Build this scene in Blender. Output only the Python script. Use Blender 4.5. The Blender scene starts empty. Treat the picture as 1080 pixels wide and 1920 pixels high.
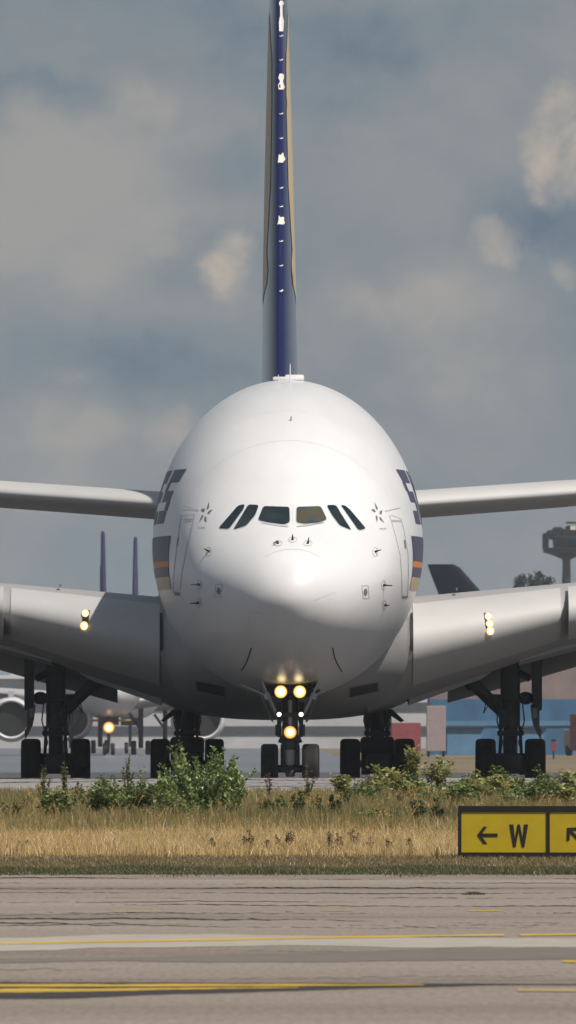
import bpy, bmesh, math, random
import numpy as np
from mathutils import Vector, Matrix
from mathutils.bvhtree import BVHTree

random.seed(7)
rng = np.random.default_rng(11)
scene = bpy.context.scene
COL = scene.collection
F = 32000.0          # focal length in photo pixels (600 mm on full frame)
HY = 1385.0          # horizon row
CZ = 1.4             # camera height above the taxiway
R = math.radians

# ------------------------------------------------------------------ helpers
def at(px, py, d):
    return Vector(((px - 540) * d / F, d, CZ + (HY - py) * d / F))

def tag(o, label=None, cat=None, group=None, kind=None):
    if label: o['label'] = label
    if cat: o['category'] = cat
    if group: o['group'] = group
    if kind: o['kind'] = kind
    return o

def empty(name, loc=(0, 0, 0), rz=0.0, parent=None):
    o = bpy.data.objects.new(name, None)
    COL.objects.link(o)
    o.location = loc
    o.rotation_euler = (0, 0, rz)
    o.parent = parent
    return o

def obj(name, verts, faces, mat, parent=None, smooth=False, loc=None):
    me = bpy.data.meshes.new(name)
    me.from_pydata([tuple(v) for v in verts], [], faces)
    me.validate()
    me.update()
    mats = mat if isinstance(mat, (list, tuple)) else [mat]
    for m in mats:
        me.materials.append(m)
    if smooth:
        me.shade_smooth()
    o = bpy.data.objects.new(name, me)
    COL.objects.link(o)
    if parent: o.parent = parent
    if loc is not None: o.location = loc
    return o

class MB:
    """collects shapes into one mesh"""
    def __init__(s): s.v = []; s.f = []
    def add(s, verts, faces):
        b = len(s.v)
        s.v += [Vector(v) for v in verts]
        s.f += [tuple(i + b for i in f) for f in faces]
        return s
    def box(s, c, size, rot=None, bev=0.0):
        bm = bmesh.new()
        bmesh.ops.create_cube(bm, size=1.0)
        for v in bm.verts:
            v.co = Vector((v.co.x * size[0], v.co.y * size[1], v.co.z * size[2]))
        if bev > 0:
            bmesh.ops.bevel(bm, geom=bm.edges[:], offset=bev, segments=2, affect='EDGES', profile=0.5)
        m = Matrix.Translation(Vector(c))
        if rot is not None:
            m = m @ rot
        bm.verts.index_update()
        s.add([m @ v.co for v in bm.verts], [[v.index for v in f.verts] for f in bm.faces])
        bm.free()
        return s
    def tube(s, p0, p1, r0, r1=None, n=14, caps=True):
        p0 = Vector(p0); p1 = Vector(p1)
        r1 = r0 if r1 is None else r1
        ax = (p1 - p0).normalized()
        a = ax.orthogonal().normalized(); b = ax.cross(a)
        vs = []
        for p, r in ((p0, r0), (p1, r1)):
            for i in range(n):
                t = 2 * math.pi * i / n
                vs.append(p + a * (r * math.cos(t)) + b * (r * math.sin(t)))
        fs = [(i, (i + 1) % n, n + (i + 1) % n, n + i) for i in range(n)]
        if caps:
            fs += [tuple(range(n - 1, -1, -1)), tuple(range(n, 2 * n))]
        return s.add(vs, fs)
    def path(s, pts, r, n=8):
        for a, b in zip(pts[:-1], pts[1:]):
            s.tube(a, b, r, r, n)
        return s
    def lathe(s, prof, c, axis='X', n=32, close=True):
        """prof: (offset along axis, radius)"""
        vs = []
        for o_, r in prof:
            for i in range(n):
                t = 2 * math.pi * i / n
                p, q = r * math.cos(t), r * math.sin(t)
                v = {'X': (o_, p, q), 'Y': (p, o_, q), 'Z': (p, q, o_)}[axis]
                vs.append(Vector(c) + Vector(v))
        fs = []
        m = len(prof)
        for k in range(m - 1):
            for i in range(n):
                j = (i + 1) % n
                fs.append((k * n + i, k * n + j, (k + 1) * n + j, (k + 1) * n + i))
        if close:
            fs.append(tuple(range(n)))
            fs.append(tuple((m - 1) * n + i for i in range(n)))
        return s.add(vs, fs)
    def sphere(s, c, r, n=12, sq=(1, 1, 1)):
        vs = []; fs = []
        for k in range(n + 1):
            ph = math.pi * k / n
            for i in range(n * 2):
                t = math.pi * i / n
                vs.append(Vector(c) + Vector((r * math.sin(ph) * math.cos(t) * sq[0], r * math.sin(ph) * math.sin(t) * sq[1], r * math.cos(ph) * sq[2])))
        w = n * 2
        for k in range(n):
            for i in range(w):
                fs.append((k * w + i, (k + 1) * w + i, (k + 1) * w + (i + 1) % w, k * w + (i + 1) % w))
        return s.add(vs, fs)
    def slab(s, poly, direction):
        """polygon extruded along direction"""
        n = len(poly); d = Vector(direction)
        p = [Vector(q) for q in poly]
        vs = p + [q + d for q in p]
        fs = [tuple(range(n)), tuple(range(2 * n - 1, n - 1, -1))]
        fs += [(i, n + i, n + (i + 1) % n, (i + 1) % n) for i in range(n)]
        return s.add(vs, fs)
    def build(s, name, mat, parent=None, smooth=False, loc=None, auto=None):
        o = obj(name, s.v, s.f, mat, parent, smooth, loc)
        bm = bmesh.new(); bm.from_mesh(o.data)
        bmesh.ops.recalc_face_normals(bm, faces=bm.faces[:])
        if auto is not None:
            for e in bm.edges:
                if len(e.link_faces) == 2 and e.calc_face_angle(0) > R(auto): e.smooth = False
            for f in bm.faces: f.smooth = True
        bm.to_mesh(o.data); bm.free()
        return o

def pchip(xs, ys):
    xs = np.array(xs, float); ys = np.array(ys, float)
    h = np.diff(xs); dl = np.diff(ys) / h
    m = np.zeros(len(xs))
    for i in range(1, len(xs) - 1):
        if dl[i - 1] * dl[i] > 0:
            w1 = 2 * h[i] + h[i - 1]; w2 = h[i] + 2 * h[i - 1]
            m[i] = (w1 + w2) / (w1 / dl[i - 1] + w2 / dl[i])
    m[0] = dl[0]; m[-1] = dl[-1]
    def f(x):
        x = min(max(x, xs[0]), xs[-1])
        i = min(max(int(np.searchsorted(xs, x)) - 1, 0), len(xs) - 2)
        t = (x - xs[i]) / h[i]
        return ((2*t**3 - 3*t*t + 1) * ys[i] + (t**3 - 2*t*t + t) * h[i] * m[i]
                + (-2*t**3 + 3*t*t) * ys[i+1] + (t**3 - t*t) * h[i] * m[i+1])
    return f

# ------------------------------------------------------------------ materials
def new_mat(name):
    m = bpy.data.materials.new(name); m.use_nodes = True
    return m, m.node_tree.nodes, m.node_tree.links

def pbr(name, col, rough=0.5, metal=0.0, coat=0.0, var=0.0, scale=3.0, stretch=(1, 1, 1), bump=0.0, spec=0.5, rvar=0.0):
    m, N, L = new_mat(name)
    p = N['Principled BSDF']
    p.inputs['Base Color'].default_value = (*col, 1)
    p.inputs['Roughness'].default_value = rough
    p.inputs['Metallic'].default_value = metal
    p.inputs['Coat Weight'].default_value = coat
    p.inputs['Coat Roughness'].default_value = 0.08
    p.inputs['Specular IOR Level'].default_value = spec
    if var > 0 or bump > 0 or rvar > 0:
        tc = N.new('ShaderNodeTexCoord'); mp = N.new('ShaderNodeMapping')
        mp.inputs['Scale'].default_value = stretch
        nz = N.new('ShaderNodeTexNoise'); nz.inputs['Scale'].default_value = scale
        nz.inputs['Detail'].default_value = 6; nz.inputs['Roughness'].default_value = 0.6
        L.new(tc.outputs['Object'], mp.inputs['Vector']); L.new(mp.outputs['Vector'], nz.inputs['Vector'])
        if var > 0:
            mr = N.new('ShaderNodeMapRange')
            mr.inputs['From Min'].default_value = 0.3; mr.inputs['From Max'].default_value = 0.7
            mr.inputs['To Min'].default_value = 1 - var; mr.inputs['To Max'].default_value = 1 + var * 0.6
            hs = N.new('ShaderNodeHueSaturation'); hs.inputs['Color'].default_value = (*col, 1)
            L.new(nz.outputs['Fac'], mr.inputs['Value']); L.new(mr.outputs['Result'], hs.inputs['Value'])
            L.new(hs.outputs['Color'], p.inputs['Base Color'])
        if rvar > 0:
            mr2 = N.new('ShaderNodeMapRange')
            mr2.inputs['To Min'].default_value = max(0.02, rough - rvar); mr2.inputs['To Max'].default_value = rough + rvar
            L.new(nz.outputs['Fac'], mr2.inputs['Value']); L.new(mr2.outputs['Result'], p.inputs['Roughness'])
        if bump > 0:
            bp = N.new('ShaderNodeBump'); bp.inputs['Strength'].default_value = bump; bp.inputs['Distance'].default_value = 0.05
            L.new(nz.outputs['Fac'], bp.inputs['Height']); L.new(bp.outputs['Normal'], p.inputs['Normal'])
    return m

def emit(name, col, strength):
    m, N, L = new_mat(name)
    p = N['Principled BSDF']
    p.inputs['Base Color'].default_value = (0.8, 0.8, 0.8, 1)
    p.inputs['Emission Color'].default_value = (*col, 1)
    p.inputs['Emission Strength'].default_value = strength
    return m

def leafmat(name, attr=True, col=(0.08, 0.12, 0.03), trans=0.35):
    m, N, L = new_mat(name)
    out = N['Material Output']; N.remove(N['Principled BSDF'])
    d = N.new('ShaderNodeBsdfDiffuse'); t = N.new('ShaderNodeBsdfTranslucent'); g = N.new('ShaderNodeBsdfGlossy')
    g.inputs['Roughness'].default_value = 0.45
    mx = N.new('ShaderNodeMixShader'); mx.inputs[0].default_value = trans
    m2 = N.new('ShaderNodeMixShader'); m2.inputs[0].default_value = 0.05
    if attr:
        a = N.new('ShaderNodeAttribute'); a.attribute_name = 'Col'
        L.new(a.outputs['Color'], d.inputs['Color']); L.new(a.outputs['Color'], t.inputs['Color'])
    else:
        d.inputs['Color'].default_value = (*col, 1); t.inputs['Color'].default_value = (*col, 1)
    L.new(d.outputs[0], mx.inputs[1]); L.new(t.outputs[0], mx.inputs[2])
    L.new(mx.outputs[0], m2.inputs[1]); L.new(g.outputs[0], m2.inputs[2])
    L.new(m2.outputs[0], out.inputs['Surface'])
    return m

M = {}
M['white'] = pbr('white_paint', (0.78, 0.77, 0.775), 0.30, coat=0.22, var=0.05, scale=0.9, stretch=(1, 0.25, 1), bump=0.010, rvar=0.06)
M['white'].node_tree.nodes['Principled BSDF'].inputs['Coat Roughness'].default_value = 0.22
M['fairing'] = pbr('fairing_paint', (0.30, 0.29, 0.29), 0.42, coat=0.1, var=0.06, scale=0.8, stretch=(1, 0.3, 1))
M['wing'] = pbr('wing_grey', (0.37, 0.36, 0.36), 0.5, coat=0.0, var=0.06, scale=0.7, stretch=(1, 0.6, 1))
M['slat'] = pbr('slat_grey', (0.52, 0.51, 0.50), 0.5, coat=0.0, var=0.05, scale=0.8)
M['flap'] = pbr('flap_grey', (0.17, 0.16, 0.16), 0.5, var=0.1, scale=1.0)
M['navy'] = pbr('navy_paint', (0.010, 0.014, 0.075), 0.16, coat=0.6, var=0.05, scale=1.2)
M['letter'] = pbr('letter_navy', (0.055, 0.055, 0.115), 0.42, spec=0.25)
M['orange'] = pbr('orange_paint', (0.75, 0.22, 0.02), 0.45, spec=0.25)
M['tailgrey'] = pbr('tailplane_grey', (0.56, 0.55, 0.54), 0.45, var=0.05, scale=0.7)
M['gold'] = pbr('gold_paint', (0.55, 0.44, 0.27), 0.4, spec=0.3, var=0.06, scale=2.0)
M['emblem'] = pbr('emblem_grey', (0.17, 0.17, 0.18), 0.35)
M['line'] = pbr('seam_grey', (0.44, 0.44, 0.45), 0.5)
M['seam'] = pbr('soft_seam', (0.60, 0.60, 0.61), 0.4)
M['dark'] = pbr('dark_recess', (0.012, 0.011, 0.011), 0.7)
M['rubber'] = pbr('tyre_rubber', (0.007, 0.0065, 0.0065), 0.75, var=0.25, scale=6.0)
M['hub'] = pbr('wheel_hub', (0.06, 0.055, 0.05), 0.5, metal=0.2)
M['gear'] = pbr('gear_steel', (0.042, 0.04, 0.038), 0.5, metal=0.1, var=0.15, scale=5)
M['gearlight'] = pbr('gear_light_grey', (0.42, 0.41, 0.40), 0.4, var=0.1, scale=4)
M['chip'] = pbr('bare_primer', (0.74, 0.70, 0.62), 0.6)
def lampmat(name, stops):
    m, N, L = new_mat(name); p = N['Principled BSDF']
    tc = N.new('ShaderNodeTexCoord'); mp = N.new('ShaderNodeMapping'); mp.inputs['Location'].default_value = (-0.5, 0, -0.5)
    mp.inputs['Scale'].default_value = (1, 0, 1); L.new(tc.outputs['Generated'], mp.inputs['Vector'])
    ln = N.new('ShaderNodeVectorMath'); ln.operation = 'LENGTH'; L.new(mp.outputs[0], ln.inputs[0])
    rp = N.new('ShaderNodeValToRGB'); e = rp.color_ramp.elements
    e[0].position = stops[0][0]; e[0].color = (*stops[0][1], 1); e[1].position = stops[-1][0]; e[1].color = (*stops[-1][1], 1)
    for q, c in stops[1:-1]:
        k = e.new(q); k.color = (*c, 1)
    L.new(ln.outputs['Value'], rp.inputs['Fac']); L.new(rp.outputs['Color'], p.inputs['Emission Color'])
    p.inputs['Emission Strength'].default_value = 4.0
    p.inputs['Base Color'].default_value = (0.3, 0.3, 0.3, 1)
    return m
M['glowlamp'] = lampmat('lamp_with_reflector', [(0.0, (1, 0.95, 0.75)), (0.22, (1, 0.85, 0.5)), (0.34, (0.55, 0.36, 0.08)), (0.5, (0.14, 0.055, 0.006))])
M['glowlamporange'] = lampmat('orange_lamp_with_reflector', [(0.0, (1, 0.92, 0.65)), (0.20, (1, 0.72, 0.3)), (0.32, (0.55, 0.24, 0.04)), (0.5, (0.14, 0.035, 0.004))])
M['lamp'] = emit('lamp_warm', (1.0, 0.86, 0.55), 5)
M['lampo'] = emit('lamp_orange', (1.0, 0.80, 0.45), 5)
M['bowl'] = emit('lamp_reflector', (1.0, 0.50, 0.08), 1.05)
M['lampw'] = emit('lamp_white', (1.0, 0.93, 0.8), 4)

def glass_mat(name, cols, sc_):
    m, N, L = new_mat(name)
    p = N['Principled BSDF']
    p.inputs['Roughness'].default_value = 0.06
    p.inputs['Coat Weight'].default_value = 0.3
    tc = N.new('ShaderNodeTexCoord'); nz = N.new('ShaderNodeTexNoise'); nz.inputs['Scale'].default_value = sc_
    nz.inputs['Detail'].default_value = 2
    rp = N.new('ShaderNodeValToRGB'); e = rp.color_ramp.elements
    e[0].position = 0.30; e[0].color = (*cols[0], 1)
    e[1].position = 0.75; e[1].color = (*cols[4], 1)
    for pos, c in ((0.42, cols[1]), (0.52, cols[2]), (0.62, cols[3])):
        k = e.new(pos); k.color = (*c, 1)
    L.new(tc.outputs['Object'], nz.inputs['Vector']); L.new(nz.outputs['Fac'], rp.inputs['Fac'])
    L.new(rp.outputs['Color'], p.inputs['Base Color'])
    return m
M['glass'] = glass_mat('cockpit_glass', [(0.006, 0.012, 0.035), (0.008, 0.020, 0.030), (0.022, 0.032, 0.036), (0.016, 0.026, 0.034), (0.03, 0.026, 0.04)], 2.2)
M['film_sheen'] = glass_mat('coated_glass_painted_sheen', [(0.05, 0.05, 0.09), (0.06, 0.085, 0.065), (0.085, 0.085, 0.05), (0.10, 0.075, 0.06), (0.045, 0.065, 0.09)], 2.6)  # film's rainbow and sky reflection painted into this pane's base colour
# ------------------------------------------------------------------ camera
cam = bpy.data.cameras.new('camera')
camo = bpy.data.objects.new('camera', cam); COL.objects.link(camo)
camo.location = (0, 0, CZ); camo.rotation_euler = (R(90), 0, 0)
cam.sensor_width = 36; cam.sensor_fit = 'AUTO'
cam.lens = F / 1920 * 36
cam.shift_y = (HY - 960) / 1920
cam.clip_start = 1; cam.clip_end = 60000
cam.dof.use_dof = True; cam.dof.focus_distance = 360; cam.dof.aperture_fstop = 13
scene.camera = camo

# ------------------------------------------------------------------ light and sky
SUN = Vector((0.43, -0.43, 0.80)).normalized()
sd = bpy.data.lights.new('sun', 'SUN'); sd.energy = 4.3; sd.angle = R(0.53); sd.color = (1.0, 0.94, 0.85)
so = bpy.data.objects.new('sun', sd); COL.objects.link(so)
so.rotation_euler = SUN.to_track_quat('Z', 'Y').to_euler()
so.location = (60, 380, 120)

def build_world():
    w = bpy.data.worlds.new('World'); scene.world = w; w.use_nodes = True
    N = w.node_tree.nodes; L = w.node_tree.links
    out = N['World Output']; bg = N['Background']
    sky = N.new('ShaderNodeTexSky'); sky.sky_type = 'NISHITA'; sky.sun_disc = False
    sky.sun_elevation = math.asin(SUN.z); sky.sun_rotation = math.atan2(SUN.x, SUN.y)
    bg.inputs['Strength'].default_value = 0.05
    L.new(sky.outputs['Color'], bg.inputs['Color'])
    tc = N.new('ShaderNodeTexCoord')
    def math_(op, a, b=None, clamp=False):
        n = N.new('ShaderNodeMath'); n.operation = op; n.use_clamp = clamp
        for i, x in enumerate((a, b)):
            if x is None: continue
            if isinstance(x, (int, float)): n.inputs[i].default_value = x
            else: L.new(x, n.inputs[i])
        return n.outputs[0]
    # direction scaled so that one unit is 1000 photo pixels of this lens
    sc = N.new('ShaderNodeVectorMath'); sc.operation = 'SCALE'; sc.inputs['Scale'].default_value = F / 1000
    L.new(tc.outputs['Generated'], sc.inputs[0])
    def noise(scale, detail, rough, dist=0.0, off=0.0, vec=None, zs=1.0):
        mp = N.new('ShaderNodeMapping'); mp.inputs['Location'].default_value = (off, off * 0.7, off * 1.3)
        mp.inputs['Scale'].default_value = (1, 1, zs)
        L.new(vec or sc.outputs[0], mp.inputs['Vector'])
        n = N.new('ShaderNodeTexNoise'); n.inputs['Scale'].default_value = scale
        n.inputs['Detail'].default_value = detail; n.inputs['Roughness'].default_value = rough
        n.inputs['Distortion'].default_value = dist
        L.new(mp.outputs[0], n.inputs['Vector'])
        return n
    # warp
    wn = noise(3.2, 6, 0.62, 0, 3.0)
    sub = N.new('ShaderNodeVectorMath'); sub.operation = 'SUBTRACT'; sub.inputs[1].default_value = (0.5, 0.5, 0.5)
    L.new(wn.outputs['Color'], sub.inputs[0])
    wsc = N.new('ShaderNodeVectorMath'); wsc.operation = 'SCALE'; wsc.inputs['Scale'].default_value = 0.24
    L.new(sub.outputs[0], wsc.inputs[0])
    wv = N.new('ShaderNodeVectorMath'); wv.operation = 'ADD'
    L.new(sc.outputs[0], wv.inputs[0]); L.new(wsc.outputs[0], wv.inputs[1])
    def blob(px, py, rx, ry, amp, soft=0.0):
        c = Vector(((px - 540) / 1000, F / 1000, (HY - py) / 1000))
        s = N.new('ShaderNodeVectorMath'); s.operation = 'SUBTRACT'; s.inputs[1].default_value = c
        L.new(wv.outputs[0], s.inputs[0])
        m = N.new('ShaderNodeVectorMath'); m.operation = 'MULTIPLY'
        m.inputs[1].default_value = (1000 / rx, 0.3, 1000 / ry)
        L.new(s.outputs[0], m.inputs[0])
        ln = N.new('ShaderNodeVectorMath'); ln.operation = 'LENGTH'; L.new(m.outputs[0], ln.inputs[0])
        mr = N.new('ShaderNodeMapRange'); mr.interpolation_type = 'SMOOTHSTEP'
        mr.inputs['From Min'].default_value = 1.0; mr.inputs['From Max'].default_value = max(soft, 0.15)
        mr.inputs['To Min'].default_value = 0; mr.inputs['To Max'].default_value = amp
        L.new(ln.outputs['Value'], mr.inputs['Value'])
        return mr.outputs[0]
    def total(lst):
        t = lst[0]
        for x in lst[1:]: t = math_('ADD', t, x)
        return t
    base = noise(2.1, 8, 0.55, 0.4, 11.0, zs=1.5).outputs['Fac']
    fine = noise(6.5, 8, 0.6, 0.3, 5.0).outputs['Fac']
    # light grey cloud masses and the darker blue gaps, each at its bearing
    light = total([blob(160, 420, 420, 330, 0.42), blob(280, 190, 240, 120, 0.30), blob(40, 330, 300, 160, 0.18),
                   blob(830, 380, 330, 300, 0.30), blob(140, 840, 420, 170, 0.26), blob(780, 760, 420, 160, 0.20),
                   blob(800, 590, 300, 120, 0.22), blob(90, 60, 260, 110, 0.16), blob(650, 900, 300, 120, 0.12)])
    dark = total([blob(140, 190, 170, 75, 0.42), blob(330, 500, 190, 110, 0.36), blob(640, 160, 200, 140, 0.26),
                  blob(420, 310, 120, 100, 0.20), blob(1000, 420, 180, 120, 0.24), blob(800, 60, 420, 100, 0.16),
                  blob(200, 660, 420, 120, 0.22), blob(0, 200, 90, 90, 0.3)])
    glow = total([blob(1075, 275, 118, 140, 1.1, 0.5), blob(412, 512, 62, 75, 0.85, 0.3), blob(300, 455, 95, 35, 0.35),
                  blob(950, 472, 100, 58, 0.75, 0.4), blob(740, 590, 170, 60, 0.30), blob(320, 815, 80, 95, 0.36),
                  blob(830, 740, 110, 90, 0.30), blob(1085, 500, 40, 40, 0.5), blob(120, 690, 100, 30, 0.25),
                  blob(60, 220, 80, 60, 0.22), blob(300, 180, 120, 60, 0.25), blob(150, 800, 160, 60, 0.25)])
    n1 = math_('MULTIPLY', math_('SUBTRACT', base, 0.5), 1.25)
    n2 = math_('MULTIPLY', math_('SUBTRACT', fine, 0.5), 0.6)
    lum = math_('ADD', math_('ADD', math_('SUBTRACT', light, dark), math_('ADD', n1, n2)), 0.42)
    rp = N.new('ShaderNodeValToRGB'); e = rp.color_ramp.elements
    e[0].position = 0.0; e[0].color = (0.130, 0.180, 0.232, 1)
    e[1].position = 1.0; e[1].color = (0.335, 0.330, 0.325, 1)
    k = e.new(0.35); k.color = (0.205, 0.247, 0.282, 1)
    k = e.new(0.65); k.color = (0.262, 0.281, 0.296, 1)
    L.new(lum, rp.inputs['Fac'])
    mxg = N.new('ShaderNodeMixRGB'); mxg.inputs['Color2'].default_value = (0.48, 0.42, 0.36, 1)
    gm = math_('MULTIPLY', glow, math_('ADD', math_('MULTIPLY', math_('SUBTRACT', fine, 0.5), 3.4), 0.72), True)
    L.new(gm, mxg.inputs['Fac']); L.new(rp.outputs['Color'], mxg.inputs['Color1'])
    bg2 = N.new('ShaderNodeBackground'); bg2.inputs['Strength'].default_value = 1.0
    L.new(mxg.outputs[0], bg2.inputs['Color'])
    # cover: broken high up, closed toward the horizon
    sp = N.new('ShaderNodeSeparateXYZ'); L.new(tc.outputs['Generated'], sp.inputs[0])
    cov = noise(2.6, 6, 0.6, 0.2, 1.7, vec=tc.outputs['Generated'], zs=2.0).outputs['Fac']
    el = N.new('ShaderNodeMapRange'); el.inputs['From Min'].default_value = 0.10; el.inputs['From Max'].default_value = 0.5
    el.inputs['To Min'].default_value = 1.0; el.inputs['To Max'].default_value = 0.0
    L.new(sp.outputs['Z'], el.inputs['Value'])
    c2 = math_('ADD', math_('MULTIPLY', math_('SUBTRACT', cov, 0.42), 4.0), math_('MULTIPLY', el.outputs[0], 2.2), True)
    mix = N.new('ShaderNodeMixShader')
    L.new(c2, mix.inputs[0]); L.new(bg.outputs[0], mix.inputs[1]); L.new(bg2.outputs[0], mix.inputs[2])
    L.new(mix.outputs[0], out.inputs['Surface'])
build_world()
scene.view_settings.view_transform = 'Standard'
scene.view_settings.look = 'None'
scene.view_settings.exposure = 0.0
scene.view_settings.gamma = 1.0

# ------------------------------------------------------------------ ground
GY = [-3000, 60, 288, 292, 300, 312, 325, 345, 360, 372, 386, 398, 415, 436, 520, 3000, 30000]
GZ = [-0.95, -0.95, -0.95, -0.88, -0.71, -0.46, -0.2, 0.08, 0.30, 0.41, 0.50, 0.47, 0.25, 0.0, 0.0, 0.0, 0.0]
zg = pchip(GY, GZ)
def gz(d): return float(zg(d))

def sheet(name, y0, y1, x0, x1, mat, lift, ny=None, nx=8):
    ys = [y for y in np.linspace(y0, y1, ny or 12)]
    ys = sorted(set([round(float(y), 3) for y in ys] + [y for y in GY if y0 < y < y1] + [y0, y1]))
    if y1 - y0 > 60:
        ys = sorted(set(ys + [float(y) for y in np.arange(280, 440, 3.0) if y0 < y < y1]))
    xs = np.linspace(x0, x1, nx)
    vs = [(x, y, gz(y) + lift) for y in ys for x in xs]
    fs = []
    for j in range(len(ys) - 1):
        for i in range(nx - 1):
            a = j * nx + i
            fs.append((a, a + 1, a + nx + 1, a + nx))
    o = obj(name, vs, fs, mat, smooth=True)
    o['kind'] = 'structure'
    return o

def ground_mat(name, stops, scale, stretch, rough=0.9, bump=0.3, detail=8, fine=None, spec=0.3, grain=(1, 1, 1)):
    m, N, L = new_mat(name)
    p = N['Principled BSDF']; p.inputs['Roughness'].default_value = rough
    p.inputs['Specular IOR Level'].default_value = spec
    tc = N.new('ShaderNodeTexCoord'); mp = N.new('ShaderNodeMapping'); mp.inputs['Scale'].default_value = stretch
    L.new(tc.outputs['Object'], mp.inputs['Vector'])
    nz = N.new('ShaderNodeTexNoise'); nz.inputs['Scale'].default_value = scale
    nz.inputs['Detail'].default_value = detail; nz.inputs['Roughness'].default_value = 0.6
    L.new(mp.outputs[0], nz.inputs['Vector'])
    rp = N.new('ShaderNodeValToRGB'); e = rp.color_ramp.elements
    e[0].position = stops[0][0]; e[0].color = (*stops[0][1], 1)
    e[1].position = stops[-1][0]; e[1].color = (*stops[-1][1], 1)
    for pos, c in stops[1:-1]:
        k = e.new(pos); k.color = (*c, 1)
    L.new(nz.outputs['Fac'], rp.inputs['Fac'])
    col = rp.outputs['Color']
    n2 = N.new('ShaderNodeTexNoise'); n2.inputs['Scale'].default_value = fine or 4.0; n2.inputs['Detail'].default_value = 6
    mp2 = N.new('ShaderNodeMapping'); mp2.inputs['Scale'].default_value = grain
    L.new(tc.outputs['Object'], mp2.inputs['Vector']); L.new(mp2.outputs[0], n2.inputs['Vector'])
    mx = N.new('ShaderNodeMixRGB'); mx.blend_type = 'OVERLAY'; mx.inputs['Fac'].default_value = 0.35
    L.new(col, mx.inputs['Color1']); L.new(n2.outputs['Fac'], mx.inputs['Color2'])
    L.new(mx.outputs[0], p.inputs['Base Color'])
    bp = N.new('ShaderNodeBump'); bp.inputs['Strength'].default_value = bump; bp.inputs['Distance'].default_value = 0.03
    L.new(n2.outputs['Fac'], bp.inputs['Height']); L.new(bp.outputs['Normal'], p.inputs['Normal'])
    return m

M['soil'] = ground_mat('dry_field', [(0.3, (0.16, 0.12, 0.065)), (0.5, (0.20, 0.155, 0.10)), (0.62, (0.085, 0.095, 0.05)), (0.75, (0.21, 0.17, 0.11))], 0.02, (0.35, 0.16, 1), fine=0.7)
M['runway'] = ground_mat('runway_concrete', [(0.32, (0.178, 0.144, 0.119)), (0.45, (0.248, 0.202, 0.167)), (0.58, (0.288, 0.238, 0.199)), (0.72, (0.342, 0.290, 0.245))], 0.16, (0.10, 0.55, 1), rough=0.75, bump=0.12, fine=1.0, grain=(14, 0.8, 1))
M['taxi'] = ground_mat('taxiway_concrete', [(0.35, (0.24, 0.22, 0.21)), (0.65, (0.36, 0.33, 0.32))], 0.3, (0.08, 0.5, 1), rough=0.6, bump=0.1, fine=2.0)
M['dtaxi'] = ground_mat('taxiway_low_bounce', [(0.35, (0.06, 0.056, 0.056)), (0.65, (0.095, 0.09, 0.09))], 0.2, (0.1, 0.3, 1), rough=0.5, bump=0.05, fine=1.0)  # taxiway darkened around the jet to cut light bounced onto its belly
M['apron'] = ground_mat('apron_asphalt', [(0.35, (0.085, 0.08, 0.085)), (0.65, (0.16, 0.15, 0.16))], 0.05, (0.1, 0.12, 1), rough=0.22, bump=0.02, fine=0.5, spec=0.6)

# one big sheet to the horizon
def base_ground():
    ys = sorted(set(list(np.arange(280, 440, 3.0)) + GY + [-1000, 0, 100, 200, 700, 1200, 2000, 5000, 9000, 16000]))
    xs = [-9000, -3000, -800, -200, -60, -20, 0, 20, 60, 200, 800, 3000, 9000]
    vs = [(x, y, gz(y)) for y in ys for x in xs]; n = len(xs); fs = []
    for j in range(len(ys) - 1):
        for i in range(n - 1):
            a = j * n + i; fs.append((a, a + 1, a + n + 1, a + n))
    o = obj('ground', vs, fs, M['soil'], smooth=True); o['kind'] = 'structure'
base_ground()
sheet('runway', 40, 290.3, -400, 400, M['runway'], 0.006)
sheet('taxiway', 359, 387, -400, 400, M['taxi'], 0.006)
sheet('taxiway', 387, 700, -400, 400, M['dtaxi'], 0.006)
sheet('apron', 700, 2600, -500, 4.0, M['apron'], 0.008)

# painted markings and repairs on the runway, thin sheets each a few mm above the one below
def px_ground(px, py, lift):
    z = -0.95 + lift
    d = (CZ - z) * F / (py - HY)
    return ((px - 540) * d / F, d, z)
def ribbon_px(name, top, bot, mat, lift, n=60, rag=0.0, seed=0):
    """band on the runway between two polylines given as rows over columns"""
    r = np.random.default_rng(seed)
    xs = np.linspace(top[0][0], top[-1][0], n)
    ty = np.interp(xs, [p[0] for p in top], [p[1] for p in top]); by = np.interp(xs, [p[0] for p in bot], [p[1] for p in bot])
    k = np.convolve(r.normal(0, 1, n + 8), np.ones(5) / 5, 'same')[4:4 + n]; k2 = np.convolve(r.normal(0, 1, n + 8), np.ones(5) / 5, 'same')[4:4 + n]
    vs = []
    for x, a, b, q, s in zip(xs, ty, by, k, k2):
        a2 = a + q * rag; b2 = max(b + s * rag, a2 + 0.3)
        vs += [px_ground(x, a2, lift), px_ground(x, b2, lift)]
    fs = [(2*i, 2*i+1, 2*i+3, 2*i+2) for i in range(n - 1)]
    o = obj(name, vs, fs, mat); o['kind'] = 'structure'
    return o
M['yellow'] = pbr('yellow_marking', (0.62, 0.40, 0.035), 0.6, var=0.35, scale=0.9, stretch=(0.15, 1, 1))
M['yellowworn'] = pbr('worn_yellow_marking', (0.46, 0.34, 0.13), 0.7, var=0.3, scale=0.8, stretch=(0.2, 1, 1))
M['blackmark'] = pbr('black_marking', (0.035, 0.028, 0.026), 0.7, var=0.3, scale=0.7, stretch=(0.1, 1, 1))
M['pale'] = ground_mat('pale_concrete', [(0.3, (0.36, 0.325, 0.28)), (0.7, (0.44, 0.40, 0.35))], 0.3, (0.1, 0.5, 1), rough=0.8, bump=0.05, fine=2)
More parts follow.
